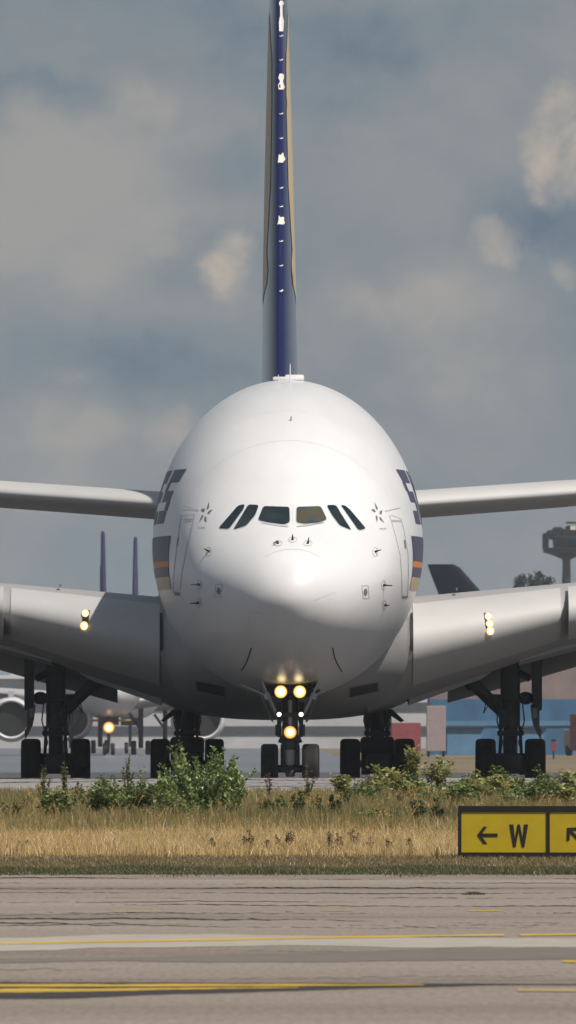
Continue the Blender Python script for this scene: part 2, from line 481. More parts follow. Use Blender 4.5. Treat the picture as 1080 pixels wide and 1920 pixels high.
M['patch'] = ground_mat('dark_asphalt_patch', [(0.3, (0.155, 0.130, 0.112)), (0.7, (0.20, 0.172, 0.15))], 0.3, (0.1, 0.5, 1), rough=0.8, bump=0.05, fine=2)
ribbon_px('pavement_patch', [(-300, 1762), (60, 1758), (180, 1752), (390, 1751), (700, 1757), (1400, 1761)], [(-300, 1784), (100, 1782), (180, 1777), (300, 1777), (520, 1772), (800, 1776), (1400, 1776)], M['pale'], 0.010, rag=1.2, seed=3)
ribbon_px('pavement_patch', [(-300, 1800), (250, 1795), (600, 1786), (840, 1778), (1400, 1774)], [(-300, 1806), (250, 1803), (600, 1803), (840, 1800), (1400, 1796)], M['patch'], 0.010, rag=1.5, seed=4)
ribbon_px('taxi_line', [(-300, 1773), (0, 1767), (300, 1762), (560, 1757), (945, 1751)], [(-300, 1776.6), (0, 1770.4), (300, 1765.4), (560, 1760), (945, 1754)], M['yellow'], 0.014, rag=0.5, seed=5)
ribbon_px('taxi_line', [(975, 1751), (1400, 1747)], [(975, 1754), (1400, 1750)], M['yellow'], 0.014, rag=0.3, seed=6, n=20)
ribbon_px('black_line', [(-400, 1842), (300, 1842.5), (900, 1843.5), (1150, 1845)], [(-400, 1874), (120, 1872), (340, 1864), (700, 1853), (900, 1848), (1150, 1847)], M['blackmark'], 0.010, rag=1.0, seed=7)
ribbon_px('taxi_line', [(-400, 1846), (300, 1845.5), (795, 1845)], [(-400, 1851), (300, 1849.5), (795, 1847)], M['yellow'], 0.014, rag=0.7, seed=8)
ribbon_px('taxi_line', [(-400, 1856), (200, 1853.5), (560, 1850.6)], [(-400, 1861), (60, 1860), (330, 1855.5), (560, 1851.5)], M['yellow'], 0.014, rag=1.1, seed=9)
ribbon_px('taxi_line', [(1055, 1800), (1500, 1798)], [(1055, 1804), (1500, 1807)], M['yellow'], 0.014, rag=0.5, seed=10, n=14)
ribbon_px('taxi_line', [(970, 1854.5), (1500, 1853)], [(970, 1858), (1500, 1860)], M['yellowworn'], 0.014, rag=0.6, seed=11, n=20)
ribbon_px('taxi_line', [(215, 1708), (302, 1707.6)], [(215, 1709.6), (302, 1709.4)], M['yellowworn'], 0.012, seed=12, n=8)
ribbon_px('taxi_line', [(878, 1706.6), (940, 1706.4)], [(878, 1708.4), (940, 1708)], M['yellow'], 0.012, seed=13, n=8)
ribbon_px('taxi_line', [(600, 1707), (660, 1707)], [(600, 1708.2), (660, 1708.2)], M['yellowworn'], 0.012, seed=14, n=8)

# low ragged joint filler and weeds standing a centimetre or two out of the slab joints
def joints(name, rows, d_of, x_half, hmax, mat, seed, gap=0.25):
    r = np.random.default_rng(seed); vs = []; fs = []
    for row in rows:
        d0 = d_of(row)
        n = 260
        xs = np.linspace(-x_half, x_half, n)
        ph = r.uniform(0, 6, 4)
        wob = 1.2 * np.sin(xs * 0.35 + ph[0]) + 0.8 * np.sin(xs * 0.9 + ph[1]) + np.convolve(r.normal(0, 0.9, n + 6), np.ones(4) / 4, 'same')[3:3 + n] + xs * r.uniform(-0.25, 0.25)
        env = np.sin(xs * r.uniform(0.25, 0.6) + ph[2]) * 0.5 + np.sin(xs * r.uniform(0.9, 1.6) + ph[3]) * 0.35 + r.normal(0, 0.22, n) + 0.62
        h = np.clip(env, 0.0, 1.3) * hmax * r.uniform(0.55, 1.1)
        for i in range(n - 1):
            if h[i] < gap * hmax: continue
            a = (xs[i], d0 + wob[i]); b = (xs[i + 1], d0 + wob[i + 1])
            k = len(vs)
            for (x, y), hh in ((a, h[i]), (b, max(h[i + 1], 0.1 * hmax))):
                z = gz(y) + 0.002
                vs += [(x, y - 0.05, z), (x, y, z + hh), (x, y + 0.05, z)]
            fs += [(k, k + 3, k + 4, k + 1), (k + 1, k + 4, k + 5, k + 2)]
    o = obj(name, vs, fs, mat); o['kind'] = 'stuff'
    return o
M['joint'] = pbr('joint_filler', (0.022, 0.017, 0.014), 0.9, var=0.3, scale=2)
joints('slab_joint_weeds', [1648, 1657, 1666, 1675, 1684, 1692, 1700, 1711, 1716, 1727, 1735, 1738], lambda py: 2.35 * F / (py - HY), 9.5, 0.016, M['joint'], 21)
joints('taxiway_joint_weeds', np.arange(361, 386, 3.2), lambda d: d, 9.5, 0.02, M['joint'], 22, gap=0.12)
joints('slab_joint_specks', [1782, 1790, 1812, 1818, 1836, 1880], lambda py: 2.35 * F / (py - HY), 6.0, 0.007, M['joint'], 23, gap=0.75)

# ------------------------------------------------------------------ the big airliner
PX0, PD, YAW = 0.06, 438.0, R(0.30)
jet = tag(empty('airliner', (PX0, PD, 0), YAW), 'huge white double deck airliner facing the camera with its lamps lit', 'airliner')
JM = Matrix.Translation((PX0, PD, 0)) @ Matrix.Rotation(YAW, 4, 'Z')
JI = JM.inverted()
def ray(px, py):
    d = Vector(((px - 540) / F, 1, (HY - py) / F)).normalized()
    return JI @ Vector((0, 0, CZ)), (JI.to_3x3() @ d)
def loc(px, py, y):
    """point in the aircraft's frame at station y seen at pixel px, py"""
    o, d = ray(px, py)
    return o + d * ((y - o.y) / d.y)

us = lambda t: [math.sqrt(x) for x in t]
_x = [0, 0.12, 0.4, 0.8, 1.3, 2.0, 2.6, 3.3, 4, 5, 6, 7, 8, 10, 12, 14, 44, 55, 64, 72.5]
ztop = pchip(us(_x), [5.05, 5.50, 5.92, 6.24, 6.50, 6.84, 7.22, 7.78, 8.30, 8.93, 9.43, 9.83, 10.13, 10.55, 10.80, 10.90, 10.90, 10.85, 10.3, 9.3])
_xb = [0, 0.12, 0.4, 0.8, 1.3, 2, 3, 4, 6, 8, 10, 12, 44, 50, 60, 72.5]
zbot = pchip(us(_xb), [5.05, 4.66, 4.27, 3.94, 3.67, 3.40, 3.12, 2.92, 2.66, 2.53, 2.49, 2.49, 2.49, 2.9, 5.2, 8.4])
_xw = [0, 0.12, 0.4, 0.8, 1.3, 2, 3, 4, 5, 6, 8, 10, 12, 14, 44, 52, 62, 72.5]
hw = pchip(us(_xw), [0, 0.50, 0.94, 1.32, 1.67, 2.05, 2.45, 2.76, 3.0, 3.18, 3.41, 3.52, 3.56, 3.57, 3.57, 3.3, 2.0, 0.35])
zmid = pchip(us([0, 1, 2, 4, 6, 8, 12, 44, 60, 72.5]), [5.05, 5.12, 5.30, 5.72, 6.05, 6.28, 6.47, 6.47, 7.6, 8.8])
def sec(x):
    u = math.sqrt(max(x, 0)); return ztop(u), zbot(u), hw(u), zmid(u)
def side(x, z):
    """half width of the fuselage at station x and height z"""
    zt, zb, w, zc = sec(x)
    t = (z - zc) / (zt - zc) if z > zc else (zc - z) / (zc - zb)
    return w * math.sqrt(max(0.0, 1 - t * t))

def loft_rings(rings, close0=True, close1=True):
    n = len(rings[0]); vs = [v for r_ in rings for v in r_]; fs = []
    for k in range(len(rings) - 1):
        for i in range(n):
            j = (i + 1) % n
            fs.append((k * n + i, k * n + j, (k + 1) * n + j, (k + 1) * n + i))
    if close0: fs.append(tuple(range(n)))
    if close1: fs.append(tuple((len(rings) - 1) * n + i for i in range(n)))
    return vs, fs

def fuselage():
    xs = [((i + 0.35) / 80) ** 2 * 14 for i in range(80)] + [14 + i * 1.5 for i in range(40)]
    rings = []
    for x in xs:
        x = min(x, 72.4)
        zt, zb, w, zc = sec(x); r_ = []
        ex = 2 / (2 - 0.26 * math.exp(-((x - 2.9) / 1.0) ** 2))
        for i in range(144):
            a = 2 * math.pi * i / 144
            ca, sa = math.cos(a), math.sin(a)
            if sa > 0: r_.append(Vector((w * math.copysign(abs(ca) ** ex, ca), x, zc + (zt - zc) * sa ** ex)))
            else: r_.append(Vector((w * ca, x, zc + (zc - zb) * sa)))
        rings.append(r_)
    vs, fs = loft_rings(rings)
    return MB().add(vs, fs)
fz = fuselage()
fus = fz.build('fuselage', M['white'], jet, smooth=True)
def bvh(o):
    return BVHTree.FromPolygons([v.co.copy() for v in o.data.vertices], [tuple(p.vertices) for p in o.data.polygons])
FB = bvh(fus)

def cast(tree, px, py):
    o, d = ray(px, py)
    h, n, i, t = tree.ray_cast(o, d)
    if h is None: return None, None
    if n.dot(d) > 0: n = -n
    return h, n

def decal(name, polys, mat, parent, tree=None, off=0.008, step=5.0, smooth=True):
    """flat shapes laid on a surface: outlines are tessellated and dropped on it"""
    tree = tree or FB
    bm = bmesh.new()
    for poly in polys:
        bm.faces.new([bm.verts.new((p[0], p[1], 0)) for p in poly])
    xs = [v.co.x for v in bm.verts]; ys = [v.co.y for v in bm.verts]
    for lo, hi, ax in ((min(xs), max(xs), 0), (min(ys), max(ys), 1)):
        k = lo + step
        while k < hi:
            co = (k, 0, 0) if ax == 0 else (0, k, 0); no = (1, 0, 0) if ax == 0 else (0, 1, 0)
            bmesh.ops.bisect_plane(bm, geom=bm.verts[:] + bm.edges[:] + bm.faces[:], plane_co=co, plane_no=no)
            k += step
    bmesh.ops.triangulate(bm, faces=bm.faces[:])
    bad = []
    for v in bm.verts:
        h, n = cast(tree, v.co.x, v.co.y)
        if h is None: bad.append(v); continue
        v.co = h + n * off
    if bad: bmesh.ops.delete(bm, geom=bad, context='VERTS')
    me = bpy.data.meshes.new(name); bm.to_mesh(me); bm.free()
    me.materials.append(mat)
    if smooth: me.shade_smooth()
    o = bpy.data.objects.new(name, me); COL.objects.link(o); o.parent = parent
    return o

def round_poly(pts, r=4, n=4):
    out = []
    m = len(pts)
    for i in range(m):
        p = Vector(pts[i]); a = Vector(pts[i - 1]); b = Vector(pts[(i + 1) % m])
        d1 = (a - p); d2 = (b - p)
        k = min(r, d1.length * 0.45, d2.length * 0.45)
        s = p + d1.normalized() * k; e = p + d2.normalized() * k
        for j in range(n + 1):
            t = j / n
            out.append(((1-t)**2 * s + 2*(1-t)*t * p + t*t * e)[:])
    return out
def strip(pts, w):
    """closed or open line as thin quads"""
    qs = []
    for a, b in zip(pts[:-1], pts[1:]):
        a = Vector(a); b = Vector(b); d = (b - a).normalized(); n = Vector((-d.y, d.x)) * w / 2
        qs.append([(a + n)[:], (b + n)[:], (b - n)[:], (a - n)[:]])
    return qs
def offset_ring(pts, grow):
    c = sum((Vector(p) for p in pts), Vector((0, 0))) / len(pts)
    return [(Vector(p) + (Vector(p) - c).normalized() * grow)[:] for p in pts]

# cockpit windows (outlines as seen, laid on the curved nose)
WIN = {
 'frontL': [(494, 949.5), (542.5, 951), (543.5, 980), (533, 984), (503, 980), (484, 975.5)],
 'frontR': [(556, 951), (601, 949.5), (613, 974.5), (600, 980), (572, 983), (555.5, 980)],
 'mL': [(466, 946.5), (485.5, 947.5), (479, 966), (462, 986), (437.5, 993.5)],
 'oL': [(447, 948), (459.5, 946), (457, 955), (430, 992), (410, 990.5)],
 'mR': [(612, 947.5), (630, 947.5), (638, 962), (659, 994.5), (637, 986), (622, 966)],
 'oR': [(638.5, 947), (647, 948.5), (656, 956), (686, 991.5), (672, 995)],
}
for k, poly in WIN.items():
    P = round_poly(poly, 5)
    fr = decal('cockpit_window', [offset_ring(P, 1.7)], M['seam'], fus, off=0.006, step=4)
    decal('pane', [P], M['film_sheen'] if k == 'frontR' else M['glass'], fr, off=0.014, step=4)
for s in (-1, 1):   # wipers parked under the front panes
    pts = [(549 + s * 8, 988), (549 + s * 28, 986), (549 + s * 58, 980)]
    decal('wiper', strip(pts, 1.3), M['line'], fus, off=0.03, step=8)
decal('window_post_line', strip([(549, 947), (549, 984)], 1.0), M['seam'], fus, off=0.007)

# radome joint, panel joints
decal('radome_seam', strip([(497, 1045), (512, 1036), (530, 1031), (548, 1029.5), (566, 1031), (584, 1036), (600, 1045)], 0.8), M['seam'], fus, off=0.006)
decal('panel_seam', strip([(494, 1150), (470, 1146), (462, 1195)], 0.7), M['seam'], fus, off=0.006)
decal('panel_seam', strip([(588, 1126), (629, 1110)], 0.7), M['seam'], fus, off=0.006)
decal('drain_slot', strip([(471.5, 1214), (466, 1232), (460, 1246), (453, 1257)], 2.2), M['dark'], fus, off=0.012)
decal('drain_slot', strip([(623.5, 1214), (627, 1232), (633, 1246), (641, 1259)], 2.2), M['dark'], fus, off=0.012)

def ring_seam(x, width=0.022):
    vs = []; fs = []; n = 160
    for k, xx in enumerate((x, x + width)):
        zt, zb, w, zc = sec(xx)
        for i in range(n):
            a = 2 * math.pi * i / n; sa = math.sin(a); ca = math.cos(a)
            vs.append(((w + 0.006) * ca, xx - 0.006, zc + ((zt - zc if sa > 0 else zc - zb) + 0.006) * sa))
    fs = [(i, (i + 1) % n, n + (i + 1) % n, n + i) for i in range(n)]
    obj('panel_seam', vs, fs, M['seam'], fus, smooth=True)
for x_ in (5.4, 7.4): ring_seam(x_, 0.008)
# main deck doors with their sill and window
def door(out, top, sill, handle):
    d_ = decal('door', strip(out, 0.95), M['line'], fus, off=0.007)
    decal('door_sill', sill, M['emblem'], d_, off=0.012)
    decal('door_rail', top, M['line'], d_, off=0.01)
    decal('door_window', handle, M['emblem'], d_, off=0.011)
door([(341, 966), (365, 965), (360, 990), (350, 1030), (342, 1068), (338, 1104), (325, 1112), (326, 1075), (331, 1030), (337, 985), (341, 966)],
     strip([(344, 974.5), (361, 974)], 3.2), [[(327, 1110), (338.5, 1111), (338, 1117), (328, 1116)]], [[(333, 1009), (336, 1008), (333, 1024), (331, 1026)]])
door([(730, 966), (734, 978), (741, 1003), (750, 1040), (753, 1080), (754, 1118), (764, 1119), (766, 1080), (765, 1040), (758, 998), (752, 973), (733, 966)],
     strip([(734, 976.5), (752, 977)], 3.2), [[(754, 1117), (764.5, 1117.5), (763.5, 1121.5), (754.5, 1121)]], [[(757, 1012), (759.5, 1013), (761, 1030), (758.5, 1026)]])
decal('door_gutter', strip([(346, 950), (374, 957)], 1.4), M['line'], fus, off=0.012)
decal('door_gutter', strip([(721, 959), (750, 952)], 1.4), M['line'], fus, off=0.012)

# five part star emblem on both sides of the nose, with its small caption
def star(cx, cy, w, h, lean):
    """five notched darts round a hollow centre"""
    qs = []
    def P(r_, a):
        x, y = r_ * math.sin(a), -r_ * math.cos(a)
        return (cx + x * w + y * lean, cy + y * h)
    for k in range(5):
        a = 2 * math.pi * k / 5
        qs.append([P(1.08, a), P(0.60, a + 0.52), P(0.30, a + 0.30), P(0.50, a - 0.10)])
    return qs
decal('emblem', star(386, 962, 11, 20, -6), M['emblem'], fus, off=0.009, step=3)
decal('emblem', star(708, 963, 10.5, 20, 6), M['emblem'], fus, off=0.009, step=3)
def text_polys(body, h):
    cu = bpy.data.curves.new('caption', 'FONT'); cu.body = body; cu.size = 1.0; cu.resolution_u = 2
    ob = bpy.data.objects.new('caption', cu); COL.objects.link(ob)
    dg = bpy.context.evaluated_depsgraph_get(); dg.update()
    me = bpy.data.meshes.new_from_object(ob.evaluated_get(dg))
    polys = [[me.vertices[i].co.xy[:] for i in p.vertices] for p in me.polygons]
    w = max(p[0] for q in polys for p in q)
    bpy.data.objects.remove(ob); bpy.data.meshes.remove(me)
    return [[(p[0] / w, p[1]) for p in q] for q in polys]
cap = text_polys('STAR ALLIANCE', 1)
decal('lettering', [[(372 + p[0] * 13, 991 - p[1] * 4.5) for p in q] for q in cap], M['emblem'], fus, off=0.009, step=20)
decal('lettering', [[(711 + p[0] * 13, 993 - p[1] * 4.5) for p in q] for q in cap], M['emblem'], fus, off=0.009, step=20)

# pitot and angle of attack probes with their ringed plates
def probe(px, py, rx, ry, stick):
    ring = [(px + rx * math.cos(t), py + ry * math.sin(t)) for t in np.linspace(0, 2 * math.pi, 18)]
    o = decal('probe', strip(ring, 0.9), M['line'], fus, off=0.009, step=30)
    h, n = cast(FB, px, py); h2, _ = cast(FB, px + stick[0], py + stick[1])
    tip = h + n * 0.07 + Vector((stick[0], 0, -stick[1])) * 0.0125 + Vector((0, -0.06, 0))
    b = MB().tube(h - n * 0.02, h + n * 0.07, 0.04, 0.022, 8)
    b.tube(h + n * 0.06, tip, 0.02, 0.011, 8)
    b.build('probe_mast', M['dark'], o)
probe(521, 1019, 8, 5, (-9, 5)); probe(548.5, 1012, 8, 5, (0, -6)); probe(577, 1019, 8, 5, (1, -7))
probe(392, 1034, 4.5, 8.5, (-7, -3)); probe(703.5, 1035, 5, 8.5, (8, -2))
probe(374, 1096, 4, 9, (-13, 0)); probe(719, 1097, 3.5, 9, (13, 1))
probe(373, 1130, 4, 9, (-13, 0)); probe(721, 1134, 3, 9, (5, -1))
for s, c in ((-1, (410, 1108)), (1, (685, 1110))):
    x, y = c
    fr = decal('static_port', strip([(x - 6 - s, y - 12), (x + 6 - s, y - 12), (x + 5 + s * 2, y + 12), (x - 6 + s * 2, y + 12), (x - 6 - s, y - 12)], 0.9), M['line'], fus, off=0.008)
    decal('port_plate', [[(x + 3.4 * math.cos(t), y + 6.5 * math.sin(t)) for t in np.linspace(0, 6.28, 14)[:-1]]], M['emblem'], fr, off=0.011, step=20)

# titles and cheat line, laid on the curved sides at their stations along the fuselage
def flank(name, polys, sgn, mat, parent, off=0.012, step=0.22):
    """polys in (station, height)"""
    bm = bmesh.new()
    for poly in polys:
        bm.faces.new([bm.verts.new((p[0], p[1], 0)) for p in poly])
    xs = [v.co.x for v in bm.verts]; ys = [v.co.y for v in bm.verts]
    for lo, hi, ax, st in ((min(xs), max(xs), 0, step * 3), (min(ys), max(ys), 1, step)):
        k = lo + st
        while k < hi:
            co = (k, 0, 0) if ax == 0 else (0, k, 0); no = (1, 0, 0) if ax == 0 else (0, 1, 0)
            bmesh.ops.bisect_plane(bm, geom=bm.verts[:] + bm.edges[:] + bm.faces[:], plane_co=co, plane_no=no)
            k += st
    bmesh.ops.triangulate(bm, faces=bm.faces[:])
    for v in bm.verts:
        x, z = v.co.x, v.co.y
        v.co = (sgn * (side(x, z) + off), x - off * 0.3, z)
    me = bpy.data.meshes.new(name); bm.to_mesh(me); bm.free(); me.materials.append(mat); me.shade_smooth()
    o = bpy.data.objects.new(name, me); COL.objects.link(o); o.parent = parent
    return o
# block capitals on a unit cell: rectangles (x0,y0,x1,y1) or free polygons
T = 0.24
def bar(x0, y0, x1, y1): return [(x0, y0), (x1, y0), (x1, y1), (x0, y1)]
GL = {
 'S': [bar(0.06, 1 - T, 1, 1), bar(0, 0.60, 0.30, 1 - T), bar(0.06, 0.40, 0.94, 0.60), bar(0.70, T, 1, 0.40), bar(0, 0, 0.94, T)],
 'I': [bar(0, 0, 0.26, 1)],
 'N': [bar(0, 0, 0.26, 1), bar(0.8, 0, 1, 1), [(0.26, 1), (0.26, 0.66), (0.8, 0.0), (0.8, 0.34)]],
 'G': [bar(0.06, 1 - T, 1, 1), bar(0, T, T * 0.8, 1 - T), bar(0.06, 0, 1, T), bar(0.8, T, 1, 0.55), bar(0.5, 0.38, 0.8, 0.55)],
 'A': [[(0, 0), (0.24, 0), (0.6, 1), (0.36, 1)], [(0.6, 1), (0.48, 0.68), (0.76, 0), (1, 0)], bar(0.3, 0.2, 0.62, 0.36)],
 'P': [bar(0, 0, 0.2, 1), bar(0.2, 1 - T, 1, 1), bar(0.8, 0.6, 1, 1 - T), bar(0.2, 0.40, 1, 0.60)],
 'O': [bar(0, 0, 0.2, 1), bar(0.8, 0, 1, 1), bar(0.2, 1 - T, 0.8, 1), bar(0.2, 0, 0.8, T)],
 'R': [bar(0, 0, 0.2, 1), bar(0.2, 1 - T, 1, 1), bar(0.8, 0.6, 1, 1 - T), bar(0.2, 0.40, 1, 0.60), [(0.45, 0.40), (0.72, 0.40), (1.02, 0), (0.76, 0)]],
 'E': [bar(0, 0, 0.3, 1), bar(0.3, 1 - T, 1, 1), bar(0.3, 0.40, 0.92, 0.60), bar(0.3, 0, 1, T)],
 'L': [bar(0, 0, 0.2, 1), bar(0.2, 0, 0.95, T)],
}
def title(word, x_start, width, gap, z0, h, sgn, forward):
    """sgn +1 is the side at the photo's right, read from the nose aft; -1 read from aft to the nose"""
    adv = 0.0; out = []
    letters = word if forward else word[::-1]
    for ch in letters:
        if ch == ' ': adv += width * 0.7; continue
        wch = width * (0.24 if ch == 'I' else 1.0)
        cellw = width
        for poly in GL[ch]:
            q = []
            for (u, v) in poly:
                uu = u if forward else ((0.22 if ch == 'I' else 1.0) - u)
                q.append((x_start + adv + uu * cellw, z0 + v * h))
            out.append(q)
        adv += wch + gap
    flank('lettering', out, sgn, M['letter'], fus)
title('SINGAPORE AIRLINES', 7.7, 1.9, 0.55, 7.02, 1.42, 1, True)
title('SINGAPORE AIRLINES', 7.2, 1.9, 0.55, 7.02, 1.42, -1, False)
for sgn, x0 in ((1, 6.3), (-1, 5.7)):
    c = flank('cheat_line', [bar(x0, 6.02, 46, 6.68)], sgn, M['letter'], fus, step=0.16)
    flank('orange_stripe', [bar(x0, 5.87, 46, 6.02)], sgn, M['orange'], c, step=0.16)
    flank('navy_stripe', [bar(x0, 5.61, 46, 5.87)], sgn, M['letter'], c, step=0.16)
    flank('gold_stripe', [bar(x0, 5.28, 46, 5.61)], sgn, M['gold'], c, step=0.16)

# aerial housing and masts on the crown
b = MB().box((0.18, 14.5, 10.95), (0.52, 2.2, 0.16), bev=0.06).box((-0.02, 14.0, 10.92), (0.75, 1.6, 0.10), bev=0.04)
ah = b.build('antenna', M['white'], fus, auto=30)
MB().tube((0.06, 12, 10.8), (0.06, 12, 11.28), 0.02, 0.012, 8).build('antenna_mast', M['white'], ah)
MB().tube((-0.25, 12, 10.8), (-0.25, 12, 11.0), 0.015, 0.01, 8).build('antenna_mast', M['white'], ah)
MB().tube((0.06, 6.6, 9.66), (0.06, 6.6, 9.80), 0.03, 0.02, 8).build('antenna_mast', M['line'], ah)
MB().tube((0.0, 1.9, 3.42), (0.0, 1.9, 3.20), 0.03, 0.02, 8).sphere((0, 1.9, 3.18), 0.035, 6).build('beacon', M['chip'], fus)

# belly fairing
bx = [13.5, 15, 17, 19, 21, 24, 28, 34, 42, 47, 51, 54]
bw = pchip(bx, [1.6, 2.45, 3.0, 3.28, 3.45, 3.85, 4.25, 4.38, 4.38, 4.1, 3.3, 2.0])
bz = pchip(bx, [2.75, 2.50, 2.30, 2.15, 2.05, 1.98, 1.93, 1.92, 1.92, 2.05, 2.4, 2.9])
rings = []
for x in np.linspace(13.5, 54, 60):
    W_, zb_ = bw(x), bz(x); zt_ = 6.0; c_ = 4.15; r_ = []
    for i in range(96):
        a = 2 * math.pi * i / 96; ca, sa = math.cos(a), math.sin(a); e_ = 2 / 2.75
        r_.append(Vector((W_ * math.copysign(abs(ca) ** e_, ca), x, c_ + (c_ - zb_ if sa < 0 else (zt_ - c_) * (0.85 if x > 24 else 0.80)) * math.copysign(abs(sa) ** e_, sa))))
    rings.append(r_)
vs, fs = loft_rings(rings)
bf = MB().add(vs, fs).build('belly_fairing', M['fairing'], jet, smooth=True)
BB = bvh(bf)
for q in ([(368.5, 1277), (421, 1287), (422, 1305), (369.5, 1294)], [(656, 1290), (707, 1280), (709, 1295), (655, 1306.5)]):
    it = decal('air_intake', [q], M['dark'], bf, BB, off=0.012, step=6)
    c = offset_ring(q, 1.6)
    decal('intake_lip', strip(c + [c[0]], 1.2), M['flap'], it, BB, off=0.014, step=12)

# ---- wings
ST = [(2.2, 18.3, 19.5, 5.22, 2.18), (3.4, 19.2, 18.4, 5.32, 2.56), (5.2, 20.5, 17.2, 5.48, 3.13), (7.4, 22.1, 15.8, 5.66, 3.90),
      (11, 24.9, 13.4, 5.95, 4.72), (16, 28.7, 10.8, 6.4, 5.4), (24, 34.8, 8.0, 7.1, 6.3), (38, 45.5, 4.2, 8.4, 7.95)]
def nacat(t): return (0.2969 * math.sqrt(t) - 0.126 * t - 0.3516 * t * t + 0.2843 * t ** 3 - 0.1036 * t ** 4) / 0.1
nmax = max(nacat(i / 200) for i in range(201))
_st = np.array(ST)
def wst(lat):
    return [float(np.interp(lat, _st[:, 0], _st[:, k])) for k in range(1, 5)]
def foil(lat, sgn, t0=0.0, t1=1.0, n=26, grow=0.0, fwd=0.0, dz=0.0):
    x0, c, cr, lo = wst(lat); zle = lo + 0.50 * (cr - lo); te = -0.42 * (cr - lo)
    up, dn = [], []
    for i in range(n + 1):
        s = i / n; t = t0 + (t1 - t0) * (1 - math.cos(s * math.pi / 2) if t0 == 0 else s)
        f = nacat(t) / nmax
        up.append(Vector((sgn * lat, x0 + t * c - fwd, zle + (cr - zle) * f + te * t * t + grow * min(1, f * 3) + dz)))
        dn.append(Vector((sgn * lat, x0 + t * c - fwd, zle - (zle - lo) * f + te * t * t * 0.55 - grow * min(1, f * 3) + dz)))
    return up[::-1] + dn[1:]
def wing_part(name, lats, sgn, mat, parent, **kw):
    rings = [foil(l, sgn, **kw) for l in lats]
    vs, fs = loft_rings(rings)
    return MB().add(vs, fs).build(name, mat, parent, auto=40)
WB = {}
for sgn in (-1, 1):
    wg = wing_part('wing', [2.2, 2.8, 3.4, 4.0, 4.6, 5.2, 5.8, 6.6, 7.4, 9, 11, 13.5, 16, 20, 24, 31, 38], sgn, M['wing'], jet)
    WB[sgn] = bvh(wg)
    # drooped inboard leading edge and the next slat, a step further forward
    dn_ = wing_part('droop_nose', [3.40, 4.4, 5.2, 6.0, 6.8, 7.42], sgn, M['slat'], wg, t1=0.10, n=16, grow=0.022, fwd=0.03)
    if sgn == -1: WB['dL'] = bvh(dn_)
    else: WB['dR'] = bvh(dn_)
    # slat: shell that sits forward of the wing and a little lower, with an angled inner end
    rings = []
    for l in (7.62, 9, 11, 13.5, 16.5, 20):
        rings.append(foil(l, sgn, t1=0.10, n=16, grow=0.05, fwd=0.55, dz=-0.02))
    vs, fs = loft_rings(rings); MB().add(vs, fs).build('slat', M['slat'], wg, auto=40)
    # dark gap at the root
    r0 = foil(3.33, sgn, t1=0.05, n=12, grow=0.03, fwd=0.06); r1 = foil(3.395, sgn, t1=0.05, n=12, grow=0.03, fwd=0.06)
    k = len(r0) // 2 + 1
    vs, fs = loft_rings([r0[:k + 2], r1[:k + 2]]); MB().add(vs, fs).build('root_seal', M['dark'], wg)
    # extended inboard flap, seen under the trailing edge
    rings = []
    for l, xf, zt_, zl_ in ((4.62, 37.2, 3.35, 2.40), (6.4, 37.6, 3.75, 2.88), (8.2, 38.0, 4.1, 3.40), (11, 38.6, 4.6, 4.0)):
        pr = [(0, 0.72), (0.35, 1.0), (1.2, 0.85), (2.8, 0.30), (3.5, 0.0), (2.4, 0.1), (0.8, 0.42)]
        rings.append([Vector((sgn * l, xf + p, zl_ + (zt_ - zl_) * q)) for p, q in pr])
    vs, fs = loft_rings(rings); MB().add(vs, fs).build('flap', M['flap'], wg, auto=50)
    # fixed leading edge strip under the slat (pale) and a slab added to show the lower wing lit by ground bounce
    rings = []
    for l, z in ((6.35, 3.56), (7.5, 3.86), (9, 4.22), (11, 4.65)):
        x0 = wst(l)[0] + 4.0
        rings.append([Vector((sgn * l, x0 + a, z + b_)) for a, b_ in ((0, 0.06), (0.02, -0.06), (0.5, -0.17), (2.5, -0.02), (2.5, 0.2), (0.3, 0.2))])
    vs, fs = loft_rings(rings); MB().add(vs, fs).build('bay_door', M['wing'], wg, auto=50)
    pan = [(3.35, 2.30), (3.52, 2.36), (5.35, 3.02), (5.62, 3.20), (5.0, 3.24), (3.4, 2.62)]
    MB().slab([(sgn * a, 26.2 + (a - 3.4) * 0.7, b_) for a, b_ in pan], (0, 3.5, 0.15)).build('bounce_lit_strip', M['wing'], wg, auto=30)
    # a small step on the upper edge
    c = wst(5.0 if sgn > 0 else 6.2)
    MB().box((sgn * (4.62 if sgn > 0 else 6.1), c[0] + 2.6, c[2] - 0.02), (0.05, 0.6, 0.07)).build('wing_fence', M['flap'], wg)
# landing lamps in the wing roots
def root_lamps(side_, rect, bulbs):
    wg = [o for o in jet.children if o.name.startswith('wing')][0 if side_ == 'dL' else 1]
    box_ = decal('landing_light', [rect], M['dark'], wg, WB[side_], off=0.02, step=8)
    for (x, y, r_) in bulbs:
        decal('bulb', [[(x + (r_ + 2.6) * math.cos(t), y + (r_ + 2.6) * math.sin(t)) for t in np.linspace(0, 2 * math.pi, 20)[:-1]]], M['glowlamp'], box_, WB[side_], off=0.045, step=50)
root_lamps('dL', [(156, 1145), (169, 1145.5), (165, 1180), (154.5, 1179)], [(161, 1152, 4.2), (159.5, 1174, 5.2)])
root_lamps('dR', [(907, 1150), (920, 1150), (922.5, 1187), (912.5, 1187)], [(914.5, 1157.5, 4), (916.5, 1170, 4.2), (917.5, 1182.5, 5)])

